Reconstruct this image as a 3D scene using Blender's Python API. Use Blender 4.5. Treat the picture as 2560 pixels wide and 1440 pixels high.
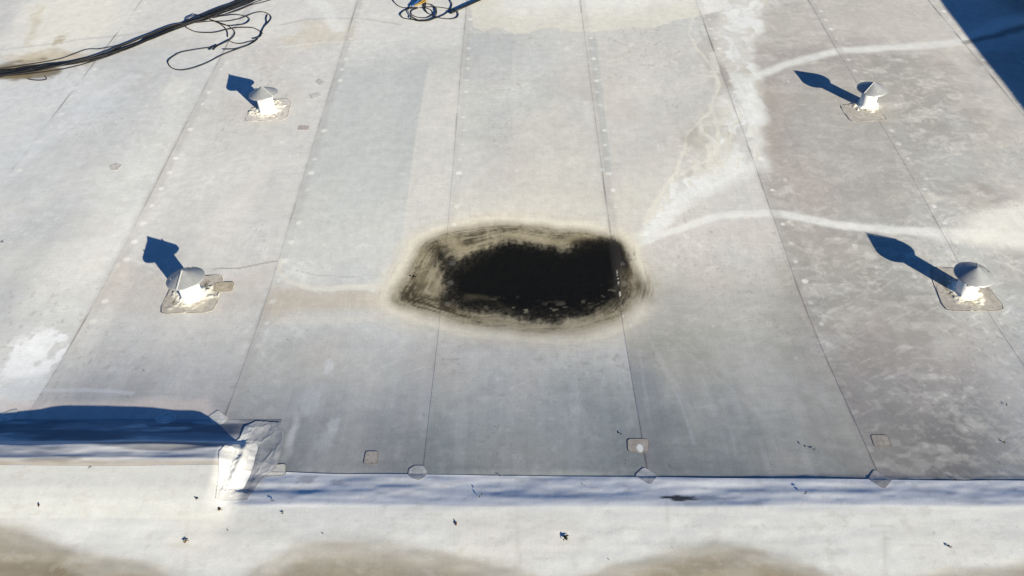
import bpy, math, random
import numpy as np

# ------------------------------------------------------------------ camera, sky, sun, exposure
scene = bpy.context.scene
for _o in list(bpy.data.objects):
    bpy.data.objects.remove(_o)
ROOT = scene.collection
CAM_H, CAM_PITCH = 5.58, math.atan(1910 / 2000)
cam_data = bpy.data.cameras.new('camera')
cam_data.sensor_fit = 'HORIZONTAL'
cam_data.sensor_width = 36.0
cam_data.lens = 36.0 * 2000 / 2560
cam_data.clip_end = 500
cam = bpy.data.objects.new('camera', cam_data)
cam.location = (0, 0, CAM_H)
cam.rotation_euler = (math.pi / 2 - CAM_PITCH, 0, 0)
ROOT.objects.link(cam)
scene.camera = cam

SUN_EL, SUN_ROT = math.radians(15.5), math.radians(141.0)
world = bpy.data.worlds.new('World')
scene.world = world
world.use_nodes = True
wn = world.node_tree
sky = wn.nodes.new('ShaderNodeTexSky')
sky.sky_type = 'NISHITA'
sky.sun_disc = False
sky.sun_elevation = SUN_EL
sky.sun_rotation = SUN_ROT
sky.air_density, sky.dust_density, sky.ozone_density = 1.0, 0.0, 9.0
wn.links.new(sky.outputs[0], wn.nodes['Background'].inputs[0])
wn.nodes['Background'].inputs[1].default_value = 0.050

sun_data = bpy.data.lights.new('sun', 'SUN')
sun_data.energy = 5.0
sun_data.angle = math.radians(0.5)
sun_data.color = (1.0, 0.935, 0.765)
sun = bpy.data.objects.new('sun', sun_data)
sun.rotation_euler = (math.pi / 2 - SUN_EL, 0, math.pi - SUN_ROT)
sun.location = (6, -8, 6)
ROOT.objects.link(sun)

vs = scene.view_settings
vs.view_transform = 'Standard'
vs.look = 'None'
vs.gamma = 1.0
vs.exposure = 1.05
vs.use_curve_mapping = False

# ------------------------------------------------------------------ noise and the shape of the roof
def _hash(ix, iy, seed):
    h = (ix.astype(np.int64) * 374761393 + iy.astype(np.int64) * 668265263 + seed * 1274126177) & 0xFFFFFFFF
    h = ((h ^ (h >> 13)) * 1103515245) & 0xFFFFFFFF
    h = ((h ^ (h >> 16)) * 2246822519) & 0xFFFFFFFF
    return ((h ^ (h >> 15)) & 0xFFFF) / 65535.0

def vnoise(x, y, seed=0):
    x = np.asarray(x, float); y = np.asarray(y, float)
    ix = np.floor(x); iy = np.floor(y)
    fx = x - ix; fy = y - iy
    fx = fx * fx * fx * (fx * (fx * 6 - 15) + 10); fy = fy * fy * fy * (fy * (fy * 6 - 15) + 10)
    a = _hash(ix, iy, seed); b = _hash(ix + 1, iy, seed)
    c = _hash(ix, iy + 1, seed); d = _hash(ix + 1, iy + 1, seed)
    return (a + (b - a) * fx) * (1 - fy) + (c + (d - c) * fx) * fy

def fbm(x, y, octv=4, seed=0, gain=0.5):
    """fractal noise around 0, about -1 .. 1"""
    s = 0.0; a = 1.0; t = 0.0
    for k in range(octv):
        s = s + a * (vnoise(x * 2 ** k + 17.3 * k, y * 2 ** k - 9.1 * k, seed + k) * 2 - 1)
        t += a; a *= gain
    return s / t * 1.6

def sstep(a, b, x):
    t = np.clip((x - a) / (b - a), 0, 1)
    return t * t * (3 - 2 * t)

def _profile(pts):
    ys = np.linspace(-8, 30, 7601)
    z = np.interp(ys, [p[0] for p in pts], [p[1] for p in pts])
    k = np.hanning(7); k /= k.sum()
    zs = np.convolve(np.pad(z, 3, 'edge'), k, 'valid')
    k2 = np.hanning(141); k2 /= k2.sum()
    zb = np.convolve(np.pad(z, 70, 'edge'), k2, 'valid')
    w = np.clip((ys - 4.1) / .5, 0, 1); w = w * w * (3 - 2 * w)
    zs = zs * (1 - w) + zb * w
    return ys, zs

_MAIN = [(4.20, -.050), (4.8, -.106), (5.4, -.143), (6.0, -.152), (6.6, -.138), (7.3, -.112), (8.3, -.078), (10, -.038), (13, .018), (30, .2)]
_PR = _profile([(-8, 0), (1.8, 0), (2.60, .022), (3.0, .050), (3.27, .060), (3.325, .062), (3.355, .057), (3.60, .008), (3.635, 0), (3.8, -.016)] + _MAIN)
_PL = _profile([(-8, 0), (1.8, 0), (2.60, .022), (3.0, .050), (3.2, .072), (3.35, .103), (3.45, .120), (3.55, .132), (3.64, .144), (3.70, .149), (3.73, .141), (3.86, .117), (3.96, .018), (4.03, 0)] + _MAIN)
_ZM = _profile([(-8, 0), (4.05, 0)] + _MAIN)

def seg_dist(X, Y, pts):
    """distance to a polyline and the arc parameter 0..1 of the nearest point"""
    best = np.full(np.shape(X), 1e9); tt = np.zeros(np.shape(X))
    P = [np.array(p, float) for p in pts]
    L = [np.hypot(*(P[i + 1] - P[i])) for i in range(len(P) - 1)]
    tot = sum(L); acc = 0.0
    for i in range(len(P) - 1):
        d = P[i + 1] - P[i]
        t = np.clip(((X - P[i][0]) * d[0] + (Y - P[i][1]) * d[1]) / max(L[i] ** 2, 1e-9), 0, 1)
        q = np.hypot(X - P[i][0] - t * d[0], Y - P[i][1] - t * d[1])
        m = q < best
        best = np.where(m, q, best); tt = np.where(m, (acc + t * L[i]) / tot, tt)
        acc += L[i]
    return best, tt

def H(X, Y):
    """height of the roof surface in metres"""
    X = np.asarray(X, float); Y = np.asarray(Y, float)
    wob = 0.022 * fbm(X * 0.8, X * 0 + 3.3, 3, 11)
    crest = np.exp(-((Y - 3.5) / 0.55) ** 2)
    Yw = Y + wob * crest
    zr = np.interp(Yw, *_PR); zl = np.interp(Yw + 0.012 * fbm(X * 0.5, X * 0, 2, 77), *_PL)
    lump = np.exp(-((Y - 3.79) / .07) ** 2)
    zl = zl + lump * (.0045 * fbm(X * 1.1, Y * 9, 3, 47) - .002)
    w = 1 - sstep(-2.40, -2.10, X + 0.02 * fbm(Y * 4, Y * 0, 2, 5))
    z = zr + (zl - zr) * w
    z = z - .6 * sstep(-3.9, -5.0, X) * np.interp(Y, *_ZM)
    # the bowl where water stands
    z = z - 0.045 * np.exp(-((X - 0.35) / 1.9) ** 2 - ((Y - 6.0) / 1.1) ** 2)
    # general waviness of the insulation boards
    main = sstep(3.9, 4.8, Y)
    z = z + (0.010 * fbm(X * 0.35, Y * 0.35, 2, 21) + 0.0030 * fbm(X * 1.1, Y * 0.9, 2, 31)) * (0.35 + 0.65 * main)
    z = z + 0.0011 * fbm(X * 2.6, Y * 2.2, 3, 61) * sstep(3.75, 4.1, Y)
    # lumpy membrane on the divider slopes
    slope = np.exp(-((Y - 3.5) / 0.16) ** 2) * (1 - w) + np.exp(-((Y - 3.86) / 0.17) ** 2) * w
    z = z + slope * (0.0060 * fbm(X * 1.3, Y * 8, 2, 41) + 0.0016 * fbm(X * 5, Y * 14, 2, 45))
    z = z + (0.0010 * fbm(X * 4.5, Y * 7, 3, 57) + 0.004 * fbm(X * 0.9, Y * 3.2, 3, 51)) * (1 - sstep(3.1, 3.4, Y))
    return z

# ------------------------------------------------------------------ helpers
def srgb(r, g, b):
    v = np.array([r, g, b], float) / 255
    return np.where(v <= 0.04045, v / 12.92, ((v + 0.055) / 1.055) ** 2.4)

def tone(r, g, b):
    """surface colour that looks like this in full light on the flat roof"""
    return np.clip(srgb(r, g, b) / 0.95, 0, 0.86)

def tag(o, label=None, cat=None, group=None, kind=None):
    if label: o['label'] = label
    if cat: o['category'] = cat
    if group: o['group'] = group
    if kind: o['kind'] = kind
    return o

def empty(name, loc=(0, 0, 0), rz=0.0):
    o = bpy.data.objects.new(name, None)
    o.location = loc; o.rotation_euler = (0, 0, rz)
    o.empty_display_size = 0.1
    ROOT.objects.link(o)
    return o

def mesh_obj(name, verts, faces, mat, parent=None, colors=None, smooth=True):
    me = bpy.data.meshes.new(name)
    verts = np.asarray(verts, np.float32)
    if isinstance(faces, np.ndarray):
        n = len(faces); k = faces.shape[1]
        me.vertices.add(len(verts)); me.vertices.foreach_set('co', verts.ravel())
        me.loops.add(n * k); me.loops.foreach_set('vertex_index', faces.ravel().astype(np.int32))
        me.polygons.add(n)
        me.polygons.foreach_set('loop_start', np.arange(0, n * k, k, dtype=np.int32))
        me.update(calc_edges=True)
    else:
        me.from_pydata(verts.tolist(), [], faces)
    me.polygons.foreach_set('use_smooth', np.full(len(me.polygons), smooth))
    if colors is not None:
        at = me.color_attributes.new('soil', 'FLOAT_COLOR', 'POINT')
        c4 = np.ones((len(verts), 4), np.float32); c4[:, :3] = colors
        at.data.foreach_set('color', c4.ravel())
    me.materials.append(mat)
    me.validate()
    o = bpy.data.objects.new(name, me)
    ROOT.objects.link(o)
    if parent is not None: o.parent = parent
    return o

def catmull(pts, per=8):
    P = [np.array(p, float) for p in pts]
    P = [2 * P[0] - P[1]] + P + [2 * P[-1] - P[-2]]
    out = []
    for i in range(1, len(P) - 2):
        for k in range(per):
            t = k / per
            out.append(0.5 * (2 * P[i] + (P[i + 1] - P[i - 1]) * t + (2 * P[i - 1] - 5 * P[i] + 4 * P[i + 1] - P[i + 2]) * t * t + (3 * P[i] - P[i - 1] - 3 * P[i + 1] + P[i + 2]) * t ** 3))
    out.append(P[-2])
    return np.array(out)

def tube(points, r, sides=6):
    """verts, faces of a round tube along 3-D points; r may vary"""
    P = np.asarray(points, float); n = len(P)
    r = np.broadcast_to(np.asarray(r, float), (n,))
    T = np.gradient(P, axis=0); T /= np.linalg.norm(T, axis=1)[:, None] + 1e-12
    up = np.tile(np.array([0, 0, 1.0]), (n, 1))
    up[np.abs(T[:, 2]) > 0.95] = (1, 0, 0)
    S = np.cross(T, up); S /= np.linalg.norm(S, axis=1)[:, None]
    U = np.cross(S, T)
    a = np.arange(sides) * 2 * math.pi / sides
    V = P[:, None] + r[:, None, None] * (np.cos(a)[None, :, None] * S[:, None] + np.sin(a)[None, :, None] * U[:, None])
    F = []
    for i in range(n - 1):
        for k in range(sides):
            F.append((i * sides + k, i * sides + (k + 1) % sides, (i + 1) * sides + (k + 1) % sides, (i + 1) * sides + k))
    F.append(tuple(range(sides))[::-1]); F.append(tuple((n - 1) * sides + k for k in range(sides)))
    return V.reshape(-1, 3), F

def poly_sd(X, Y, pts):
    """signed distance to a closed polygon, negative inside"""
    P = np.array(pts, float)
    d, _ = seg_dist(X, Y, list(P) + [P[0]])
    ins = np.zeros(np.shape(X), bool)
    j = len(P) - 1
    for i in range(len(P)):
        xi, yi = P[i]; xj, yj = P[j]
        c = ((yi > Y) != (yj > Y)) & (X < (xj - xi) * (Y - yi) / ((yj - yi) if yj != yi else 1e-9) + xi)
        ins ^= c
        j = i
    return np.where(ins, -d, d)

# ------------------------------------------------------------------ materials
def new_mat(name):
    m = bpy.data.materials.new(name); m.use_nodes = True
    nt = m.node_tree
    return m, nt, nt.nodes['Principled BSDF']

def N(nt, kind, **kw):
    n = nt.nodes.new(kind)
    for k, v in kw.items():
        if k in n.inputs.keys(): n.inputs[k].default_value = v
        else: setattr(n, k, v)
    return n

def membrane_material(name, mottle=0.10, bump=0.25):
    """single-ply membrane: soil colours laid down per place, fine grain and scrim relief from nodes"""
    m, nt, b = new_mat(name)
    L = nt.links.new
    at = N(nt, 'ShaderNodeAttribute', attribute_name='soil')
    tc = N(nt, 'ShaderNodeTexCoord')
    n1 = N(nt, 'ShaderNodeTexNoise', Scale=75.0, Detail=3.0, Roughness=0.7)
    n2 = N(nt, 'ShaderNodeTexNoise', Scale=9.0, Detail=4.0, Roughness=0.65)
    L(tc.outputs['Object'], n1.inputs['Vector']); L(tc.outputs['Object'], n2.inputs['Vector'])
    mp = N(nt, 'ShaderNodeMapping'); mp.inputs['Scale'].default_value = (60, 2.2, 1)
    L(tc.outputs['Object'], mp.inputs['Vector'])
    n3 = N(nt, 'ShaderNodeTexNoise', Scale=1.0, Detail=3.0, Roughness=0.6)
    L(mp.outputs[0], n3.inputs['Vector'])
    mpx = N(nt, 'ShaderNodeMapping'); mpx.inputs['Scale'].default_value = (2.6, 42, 1)
    L(tc.outputs['Object'], mpx.inputs['Vector'])
    n4 = N(nt, 'ShaderNodeTexNoise', Scale=1.0, Detail=3.0, Roughness=0.6)
    L(mpx.outputs[0], n4.inputs['Vector'])
    def rng(src, lo, hi):
        r = N(nt, 'ShaderNodeMapRange'); r.inputs['From Min'].default_value = 0.3; r.inputs['From Max'].default_value = 0.7
        r.inputs['To Min'].default_value = lo; r.inputs['To Max'].default_value = hi
        L(src, r.inputs['Value']); return r.outputs['Result']
    def mul(a, c):
        q = N(nt, 'ShaderNodeMath', operation='MULTIPLY'); L(a, q.inputs[0]); L(c, q.inputs[1]); return q.outputs[0]
    f = mul(mul(rng(n1.outputs['Fac'], 1 - mottle, 1 + mottle * .8), rng(n2.outputs['Fac'], 1 - mottle * .8, 1 + mottle * .6)),
            mul(rng(n3.outputs['Fac'], 1 - mottle * .3, 1 + mottle * .25), rng(n4.outputs['Fac'], 1 - mottle * .3, 1 + mottle * .2)))
    vm = N(nt, 'ShaderNodeVectorMath', operation='SCALE')
    L(at.outputs['Color'], vm.inputs[0]); L(f, vm.inputs['Scale'])
    L(vm.outputs[0], b.inputs['Base Color'])
    b.inputs['Roughness'].default_value = 0.72
    b.inputs['Specular IOR Level'].default_value = 0.12
    bp = N(nt, 'ShaderNodeBump', Strength=bump, Distance=0.0012)
    mx = N(nt, 'ShaderNodeMath', operation='ADD'); L(n1.outputs['Fac'], mx.inputs[0])
    sc = N(nt, 'ShaderNodeMath', operation='MULTIPLY'); sc.inputs[1].default_value = 2.0
    L(n2.outputs['Fac'], sc.inputs[0]); L(sc.outputs[0], mx.inputs[1])
    L(mx.outputs[0], bp.inputs['Height']); L(bp.outputs[0], b.inputs['Normal'])
    return m

def plain_material(name, col, rough=0.6, metal=0.0, spec=0.3, vary=0.12, scale=30.0, bump=0.0, col2=None):
    m, nt, b = new_mat(name)
    L = nt.links.new
    tc = N(nt, 'ShaderNodeTexCoord')
    n1 = N(nt, 'ShaderNodeTexNoise', Scale=scale, Detail=4.0, Roughness=0.65)
    L(tc.outputs['Object'], n1.inputs['Vector'])
    r = N(nt, 'ShaderNodeValToRGB')
    col = np.array(col, float)
    c2 = np.array(col2, float) if col2 is not None else np.clip(col * (1 + vary), 0, 1)
    c1 = col if col2 is not None else col * (1 - vary)
    r.color_ramp.elements[0].position = 0.32; r.color_ramp.elements[1].position = 0.68
    r.color_ramp.elements[0].color = (*c1, 1); r.color_ramp.elements[1].color = (*c2, 1)
    L(n1.outputs['Fac'], r.inputs['Fac']); L(r.outputs['Color'], b.inputs['Base Color'])
    b.inputs['Roughness'].default_value = rough; b.inputs['Metallic'].default_value = metal
    b.inputs['Specular IOR Level'].default_value = spec
    if bump:
        bp = N(nt, 'ShaderNodeBump', Strength=bump, Distance=0.002)
        L(n1.outputs['Fac'], bp.inputs['Height']); L(bp.outputs[0], b.inputs['Normal'])
    return m

M_MEM = membrane_material('roof_membrane', 0.10, 0.30)
M_FORE = membrane_material('flashing_membrane', 0.065, 0.35)
M_PATCH = membrane_material('patch_membrane', 0.16, 0.35)
M_SPLASH = membrane_material('sealant_splash', 0.10, 0.6)

# ------------------------------------------------------------------ the roof: soil colours
SEAMS = [-6.0, -4.23, -2.50, -0.73, 1.10, 2.975, 4.80, 6.74]
def seam_x(i, Y):
    return SEAMS[i] + 0.010 * fbm(np.asarray(Y, float) * 0.35, np.asarray(Y, float) * 0 + i * 7.7, 2, 90 + i)

STAIN = [(-1.286, 5.919), (-1.238, 6.129), (-1.162, 6.434), (-1.015, 6.749), (-0.761, 6.935), (-0.452, 7.048), (-0.136, 7.104), (0.227, 7.081), (0.631, 7.016), (0.987, 6.950), (1.204, 6.864), (1.314, 6.716), (1.336, 6.513), (1.374, 6.314), (1.400, 6.096), (1.354, 5.856), (1.248, 5.645), (1.096, 5.496), (0.865, 5.391), (0.546, 5.308), (0.195, 5.292), (-0.156, 5.339), (-0.472, 5.406), (-0.756, 5.517), (-1.044, 5.626), (-1.216, 5.726)]
CORE = [(-0.788, 6.503), (-0.702, 6.505), (-0.583, 6.471), (-0.479, 6.560), (-0.373, 6.663), (-0.176, 6.692), (0.088, 6.712), (0.351, 6.669), (0.613, 6.631), (0.791, 6.681), (0.938, 6.757), (1.130, 6.781), (1.209, 6.641), (1.223, 6.420), (1.178, 6.145), (1.120, 5.894), (0.979, 5.786), (0.849, 5.691), (0.642, 5.611), (0.400, 5.558), (0.160, 5.564), (-0.121, 5.642), (-0.405, 5.709), (-0.613, 5.799), (-0.733, 5.892)]
DEEP = [(-0.515, 6.387), (-0.370, 6.551), (-0.175, 6.654), (0.220, 6.681), (0.611, 6.581), (0.923, 6.674), (1.097, 6.654), (1.121, 6.389), (1.077, 5.918), (0.813, 5.751), (0.485, 5.684), (0.162, 5.688), (-0.122, 5.748), (-0.390, 5.840), (-0.580, 5.967), (-0.640, 6.144), (-0.605, 6.288)]
WHITECOAT = [(-0.739, 13.625), (-0.641, 12.066), (-0.577, 11.655), (-0.414, 11.494), (-0.245, 11.643), (-0.110, 11.590), (0.030, 11.411), (0.254, 11.421), (0.440, 11.562), (0.734, 11.586), (0.923, 11.471), (1.131, 11.496), (1.473, 11.513), (1.728, 11.622), (2.212, 11.661), (2.553, 11.898), (2.749, 11.952), (3.276, 12.169), (3.415, 12.335), (3.800, 13.640)]

def closed_smooth(p):
    n = len(p); q = catmull(list(p[-2:]) + list(p) + list(p[:3]), 4)
    return [tuple(v) for v in q[8:8 + 4 * n]]
STAIN, CORE, DEEP = closed_smooth(STAIN), closed_smooth(CORE), closed_smooth(DEEP)

def mixc(A, col, m):
    m = np.clip(m, 0, 1)[..., None]
    return A + (np.asarray(col) - A) * m

def paint(X, Y, kind, idx=None):
    """soil and wear colours of the membrane, some slope lighting painted in, at plan points, kind: sheet / flash / fore"""
    X = np.asarray(X, float); Y = np.asarray(Y, float)
    n = X.shape
    big = fbm(X * .45, Y * .45, 4, 101)
    mid = fbm(X * 1.7, Y * 1.3, 4, 111)
    fine = fbm(X * 9, Y * 9, 3, 121)
    wx = 0.05 * fbm(X * 2.5, Y * 2.5, 3, 131); wy = 0.05 * fbm(X * 2.5, Y * 2.5, 3, 141)
    A = np.zeros(n + (3,))

    def band(pts, w0, w1, col, op, soft=0.6, warp=1.0, broken=0.0, seed=0):
        """a soft streak along a line, w0 -> w1 wide"""
        nonlocal A
        d, t = seg_dist(X + wx * warp, Y + wy * warp, pts)
        w = w0 + (w1 - w0) * t
        m = 1 - sstep(w * (1 - soft), w * (1 + soft * .6), d)
        if broken: m = m * np.clip(1 - broken * (0.5 + fbm(X * 5, Y * 5, 3, 300 + seed)), 0, 1)
        A = mixc(A, col, m * op)

    def area(pts, col, op, soft=0.05, warp=1.0, broken=0.0, seed=0, fadefn=None):
        nonlocal A
        d = poly_sd(X + wx * warp, Y + wy * warp, pts)
        m = 1 - sstep(-soft, soft, d)
        if broken: m = m * np.clip(1 - broken * (0.5 + fbm(X * 4, Y * 4, 4, 400 + seed)), 0, 1)
        if fadefn is not None: m = m * fadefn
        A = mixc(A, col, m * op)

    def blob(c, rx, ry, col, op, seed=0, rough=0.35):
        nonlocal A
        q = np.hypot((X - c[0]) / rx, (Y - c[1]) / ry)
        q = q + rough * fbm(X * 1.6 / rx, Y * 1.6 / ry, 3, 500 + seed)
        A = mixc(A, col, (1 - sstep(.55, 1.15, q)) * op)

    if kind == 'sheet':
        cols = [(211, 210, 206), (208, 208, 205), (205, 205, 202), (206, 204, 199), (205, 205, 200), (206, 204, 197), (207, 204, 196), (172, 168, 160), (174, 170, 162), (195, 191, 184)]
        A[...] = tone(*cols[idx])
        # soil changes: thin dust plus painted cool skylight on the near half, warmer silt in the middle
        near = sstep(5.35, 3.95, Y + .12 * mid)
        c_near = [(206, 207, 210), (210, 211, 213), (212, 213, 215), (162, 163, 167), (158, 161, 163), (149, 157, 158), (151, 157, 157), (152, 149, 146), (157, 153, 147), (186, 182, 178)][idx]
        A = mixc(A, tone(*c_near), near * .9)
        if idx == 6: A = mixc(A, tone(180, 177, 165), sstep(6.6, 5.9, Y + .2 * mid) * (1 - near) * .9)
        if idx == 6: A = mixc(A, tone(172, 168, 160), sstep(1.9, 3.0, X + .2 * mid) * sstep(7.0, 6.2, Y + .2 * mid) * .6)
        if idx == 4: A = mixc(A, tone(188, 188, 182), sstep(5.5, 5.0, Y + .2 * mid) * (1 - near) * .7)
        A *= (1 + 0.05 * big + 0.045 * mid)[..., None]
        A = mixc(A, tone(218, 216, 209), np.clip(fbm(X * .8, Y * .25, 3, 151) - .1, 0, 1) * .6)
        A = mixc(A, tone(196, 199, 198), np.clip(fbm(X * .7, Y * .5, 3, 161) - .15, 0, 1) * .7)
        A = mixc(A, tone(203, 194, 186), np.clip(fbm(X * .9, Y * .8, 3, 171) - .25, 0, 1) * .55)
        # scuffed pale blotches (foot traffic) on the right-hand sheets
        sc = fbm(X * 3.4 + .5 * wx * 20, Y * 5.5, 4, 181, .6)
        sc2 = fbm(X * 8, Y * 13, 3, 191, .6)
        amt = {7: .75, 8: .85, 9: .6, 6: .22, 5: .12, 4: .12, 3: .12}.get(idx, .3)
        A = mixc(A, tone(209, 205, 196), (sstep(.10, .45, sc) * .55 + sstep(.30, .55, sc2) * .45) * amt)
        if idx >= 7:
            A = mixc(A, tone(168, 158, 151), sstep(.25, .7, fbm(X * 1.1, Y * 1.4, 4, 201)) * .35)
        sp = fbm(X * 20, Y * 16, 2, 193)
        A *= (1 + (.16 if idx >= 7 else .09) * sstep(.62, .85, sp) * sstep(-.2, .5, fbm(X * 1.3, Y * 1.3, 3, 194)))[..., None]
        A = mixc(A, tone(150, 145, 138), sstep(.70, .92, fbm(X * 26, Y * 22, 2, 195)) * sstep(-.1, .6, fbm(X * 1.1, Y * .9, 3, 196)) * .35)
        for q in range(2):      # scrape marks at odd angles
            a_ = (.5, 2.3)[q]; uu = X * math.cos(a_) + Y * math.sin(a_); vv = -X * math.sin(a_) + Y * math.cos(a_)
            A *= (1 + (.17 if idx >= 7 else .07) * sstep(.70, .9, fbm(uu * 4.5, vv * 26, 2, 197 + q)) * sstep(.1, .6, fbm(X * .9 + q * 5, Y * .9, 2, 199)))[..., None]
        # fine drag marks along the roll
        A *= (1 + 0.035 * fbm(X * 16, Y * .9, 3, 211) * (0.4 + near))[..., None]
        A = mixc(A, tone(214, 216, 218), sstep(.45, .75, fbm(X * 9, Y * 1.1, 3, 221)) * near * (.13 if idx < 7 else .06))
        if idx == 4:     # half-width dusty lane with a straight clean edge
            xe = line_y([(-1.204, 10.368), (-1.213, 9.754), (-1.231, 8.801), (-1.222, 7.577), (-1.223, 6.620)], Y * 0) if False else np.interp(Y, *np.array(sorted([(b, a) for a, b in [(-1.204, 10.368), (-1.213, 9.754), (-1.231, 8.801), (-1.222, 7.577), (-1.223, 6.620)]])).T)
            lane = sstep(.012, -.012, X - xe + .006 * fine) * sstep(10.75, 10.15, Y + .12 * mid) * sstep(6.2, 8.2, Y + .3 * big)
            A = mixc(A, tone(190, 193, 190), lane * .68)
            side = sstep(-.012, .012, X - xe + .006 * fine) * sstep(10.9, 9.6, Y + .2 * mid) * sstep(5.6, 7.2, Y + .3 * mid)
            A = mixc(A, tone(213, 210, 201), side * .75)
        if idx == 5:
            area([(-0.679, 11.424), (0.024, 11.437), (0.017, 10.171), (-0.669, 10.061)], tone(188, 190, 188), .5, .02, .2)
            area([(-0.669, 10.061), (0.017, 10.280), (0.015, 8.623), (-0.655, 8.541)], tone(196, 197, 193), .3, .03, .3)
            area([(0.031, 9.075), (0.647, 9.555), (1.070, 8.046), (1.038, 7.028), (0.046, 7.159)], tone(211, 206, 194), .5, .2)
            area([(-0.834, 7.015), (1.083, 7.028), (1.088, 7.660), (-0.799, 7.580)], tone(212, 208, 196), .6, .25)
        if idx == 6:
            area([(1.144, 11.333), (1.265, 11.334), (1.210, 7.967), (1.122, 7.966)], tone(184, 187, 184), .6, .01, .1)
            area([(1.041, 7.660), (1.732, 7.891), (1.245, 6.832), (1.108, 6.897)], tone(212, 208, 196), .6, .15)
            # splash fan below the stain
            d, t = seg_dist(X, Y, [(1.217, 5.381), (1.046, 3.713)])
            A = mixc(A, tone(146, 150, 156), (1 - sstep(.02, .34, d + .05 * mid)) * sstep(5.3, 4.7, Y) * .7)
            band([(1.480, 4.574), (1.521, 4.187), (1.533, 3.965)], .012, .016, tone(196, 200, 203), .4, .8, .3)
            ang = np.arctan2(X - (1.223, 5.785)[0], Y - (1.223, 5.785)[1])
            A = mixc(A, tone(206, 203, 196), sstep(.35, .7, fbm(ang * 14, Y * .4, 3, 231)) * sstep(6.1, 5.6, Y) * sstep(3.9, 4.8, Y) * .22)
        if idx in (2, 1):
            wb = poly_sd(X + wx, Y + wy, [(-4.677, 4.730), (-4.790, 4.973), (-4.676, 5.213), (-4.476, 5.356), (-4.247, 5.345), (-4.203, 5.121), (-4.230, 4.936), (-4.283, 4.805), (-4.471, 4.744)])
            A = mixc(A, tone(246, 245, 240), sstep(-.15, .12, fbm(X * 5, Y * 4, 4, 431, .6) + .9 * sstep(.05, -.35, wb) - .1) * sstep(.12, -.06, wb) * .95)
            area([(-4.667, 4.633), (-4.545, 4.449), (-4.319, 4.411), (-4.323, 4.653), (-4.283, 4.805), (-4.482, 4.768)], tone(212, 214, 214), .6, .05, 1)
            area([(-5.499, 6.511), (-4.584, 6.676), (-4.304, 7.116), (-4.216, 6.461), (-4.326, 6.074), (-4.766, 5.786), (-5.216, 5.894)], tone(214, 212, 205), .6, .2, 1)
            band([(-5.977, 7.561), (-5.883, 8.557), (-5.641, 9.515), (-5.322, 10.153)], .05, .12, tone(216, 216, 216), .6, .7)
            blob((-4.636, 9.772), .20, .36, tone(221, 219, 212), .75, 1, .12)
            band([(-6.098, 8.472), (-5.752, 8.734), (-5.631, 9.012), (-5.662, 9.157)], .03, .02, tone(224, 223, 219), .55, .7)
            area([(-7.345, 10.047), (-5.715, 10.156), (-5.065, 9.406), (-5.562, 8.641), (-5.870, 7.956), (-6.239, 7.717)], tone(221, 222, 221), .5, .3)
        if idx == 3:
            area([(-4.342, 6.072), (-4.195, 6.399), (-3.596, 6.105), (-3.029, 6.171), (-2.527, 6.386), (-2.555, 5.755), (-2.874, 5.581), (-3.571, 5.520), (-4.203, 5.733)], tone(202, 194, 184), .55, .12, 1)
            area([(-3.345, 7.425), (-3.111, 8.037), (-2.976, 8.802), (-2.944, 7.288), (-3.139, 6.607), (-3.494, 6.478)], tone(217, 212, 206), .6, .15, 1)
            band([(-3.183, 6.279), (-2.893, 6.306), (-2.693, 6.367), (-2.524, 6.417)], .010, .010, tone(150, 140, 132), .7, .5, .25)
            band([(-4.285, 6.301), (-4.074, 6.409), (-3.629, 6.215), (-3.364, 6.169)], .012, .012, tone(222, 218, 208), .6, .5, .4)
            blob((-3.489, 5.452), .55, .32, tone(212, 210, 206), .5, 5, .2)
        if idx in (2, 3, 4):
            # faint horizontal wash line, then light on the flat strip painted pinkish
            band([(-4.812, 4.569), (-4.401, 4.590), (-3.910, 4.607), (-3.418, 4.553)], .035, .02, tone(208, 210, 214), .55, .5, .2)
            area([(-4.545, 4.449), (-2.710, 4.468), (-2.486, 4.184), (-4.411, 4.175)], tone(214, 204, 198), .8, .07, .4)
        if idx == 4:
            # silt run into the stain from the left
            band([(-1.249, 5.843), (-1.553, 5.834), (-1.878, 5.827), (-2.199, 5.801), (-2.431, 5.743)], .17, .26, tone(200, 188, 170), .8, .9)
            band([(-1.270, 6.033), (-1.743, 6.008), (-2.159, 6.015), (-2.357, 6.074), (-2.461, 6.232), (-2.497, 6.449)], .055, .025, tone(224, 220, 208), .9, .6, .6)
            band([(-1.220, 5.587), (-1.591, 5.533), (-1.905, 5.516), (-2.304, 5.525)], .06, .05, tone(218, 213, 202), .8, .7, .8)
            band([(-2.288, 6.257), (-2.026, 6.211), (-1.810, 6.177), (-1.580, 6.181)], .008, .006, tone(160, 152, 146), .5, .5, .5)
            # white smear in front
            band([(-1.864, 4.306), (-1.865, 4.144), (-1.890, 4.011), (-1.897, 3.798)], .04, .05, tone(214, 214, 212), .85, .8, 1.2, .5, 7)
            blob((-1.712, 4.902), .05, .10, tone(214, 214, 212), .7, 11); blob((-1.539, 4.189), .055, .10, tone(206, 208, 208), .7, 12)
            blob((-1.785, 4.474), .12, .25, tone(208, 210, 210), .45, 13); blob((-1.585, 4.010), .10, .14, tone(208, 210, 212), .4, 14)
        # upper strip: whiter, older sheet beyond the end laps
        up = sstep(10.7, 11.6, Y + .25 * mid)
        if idx <= 4: A = mixc(A, tone(221, 218, 211), up * .75)
        if idx >= 7: A = mixc(A, tone(208, 203, 194), up * .5)
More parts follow.
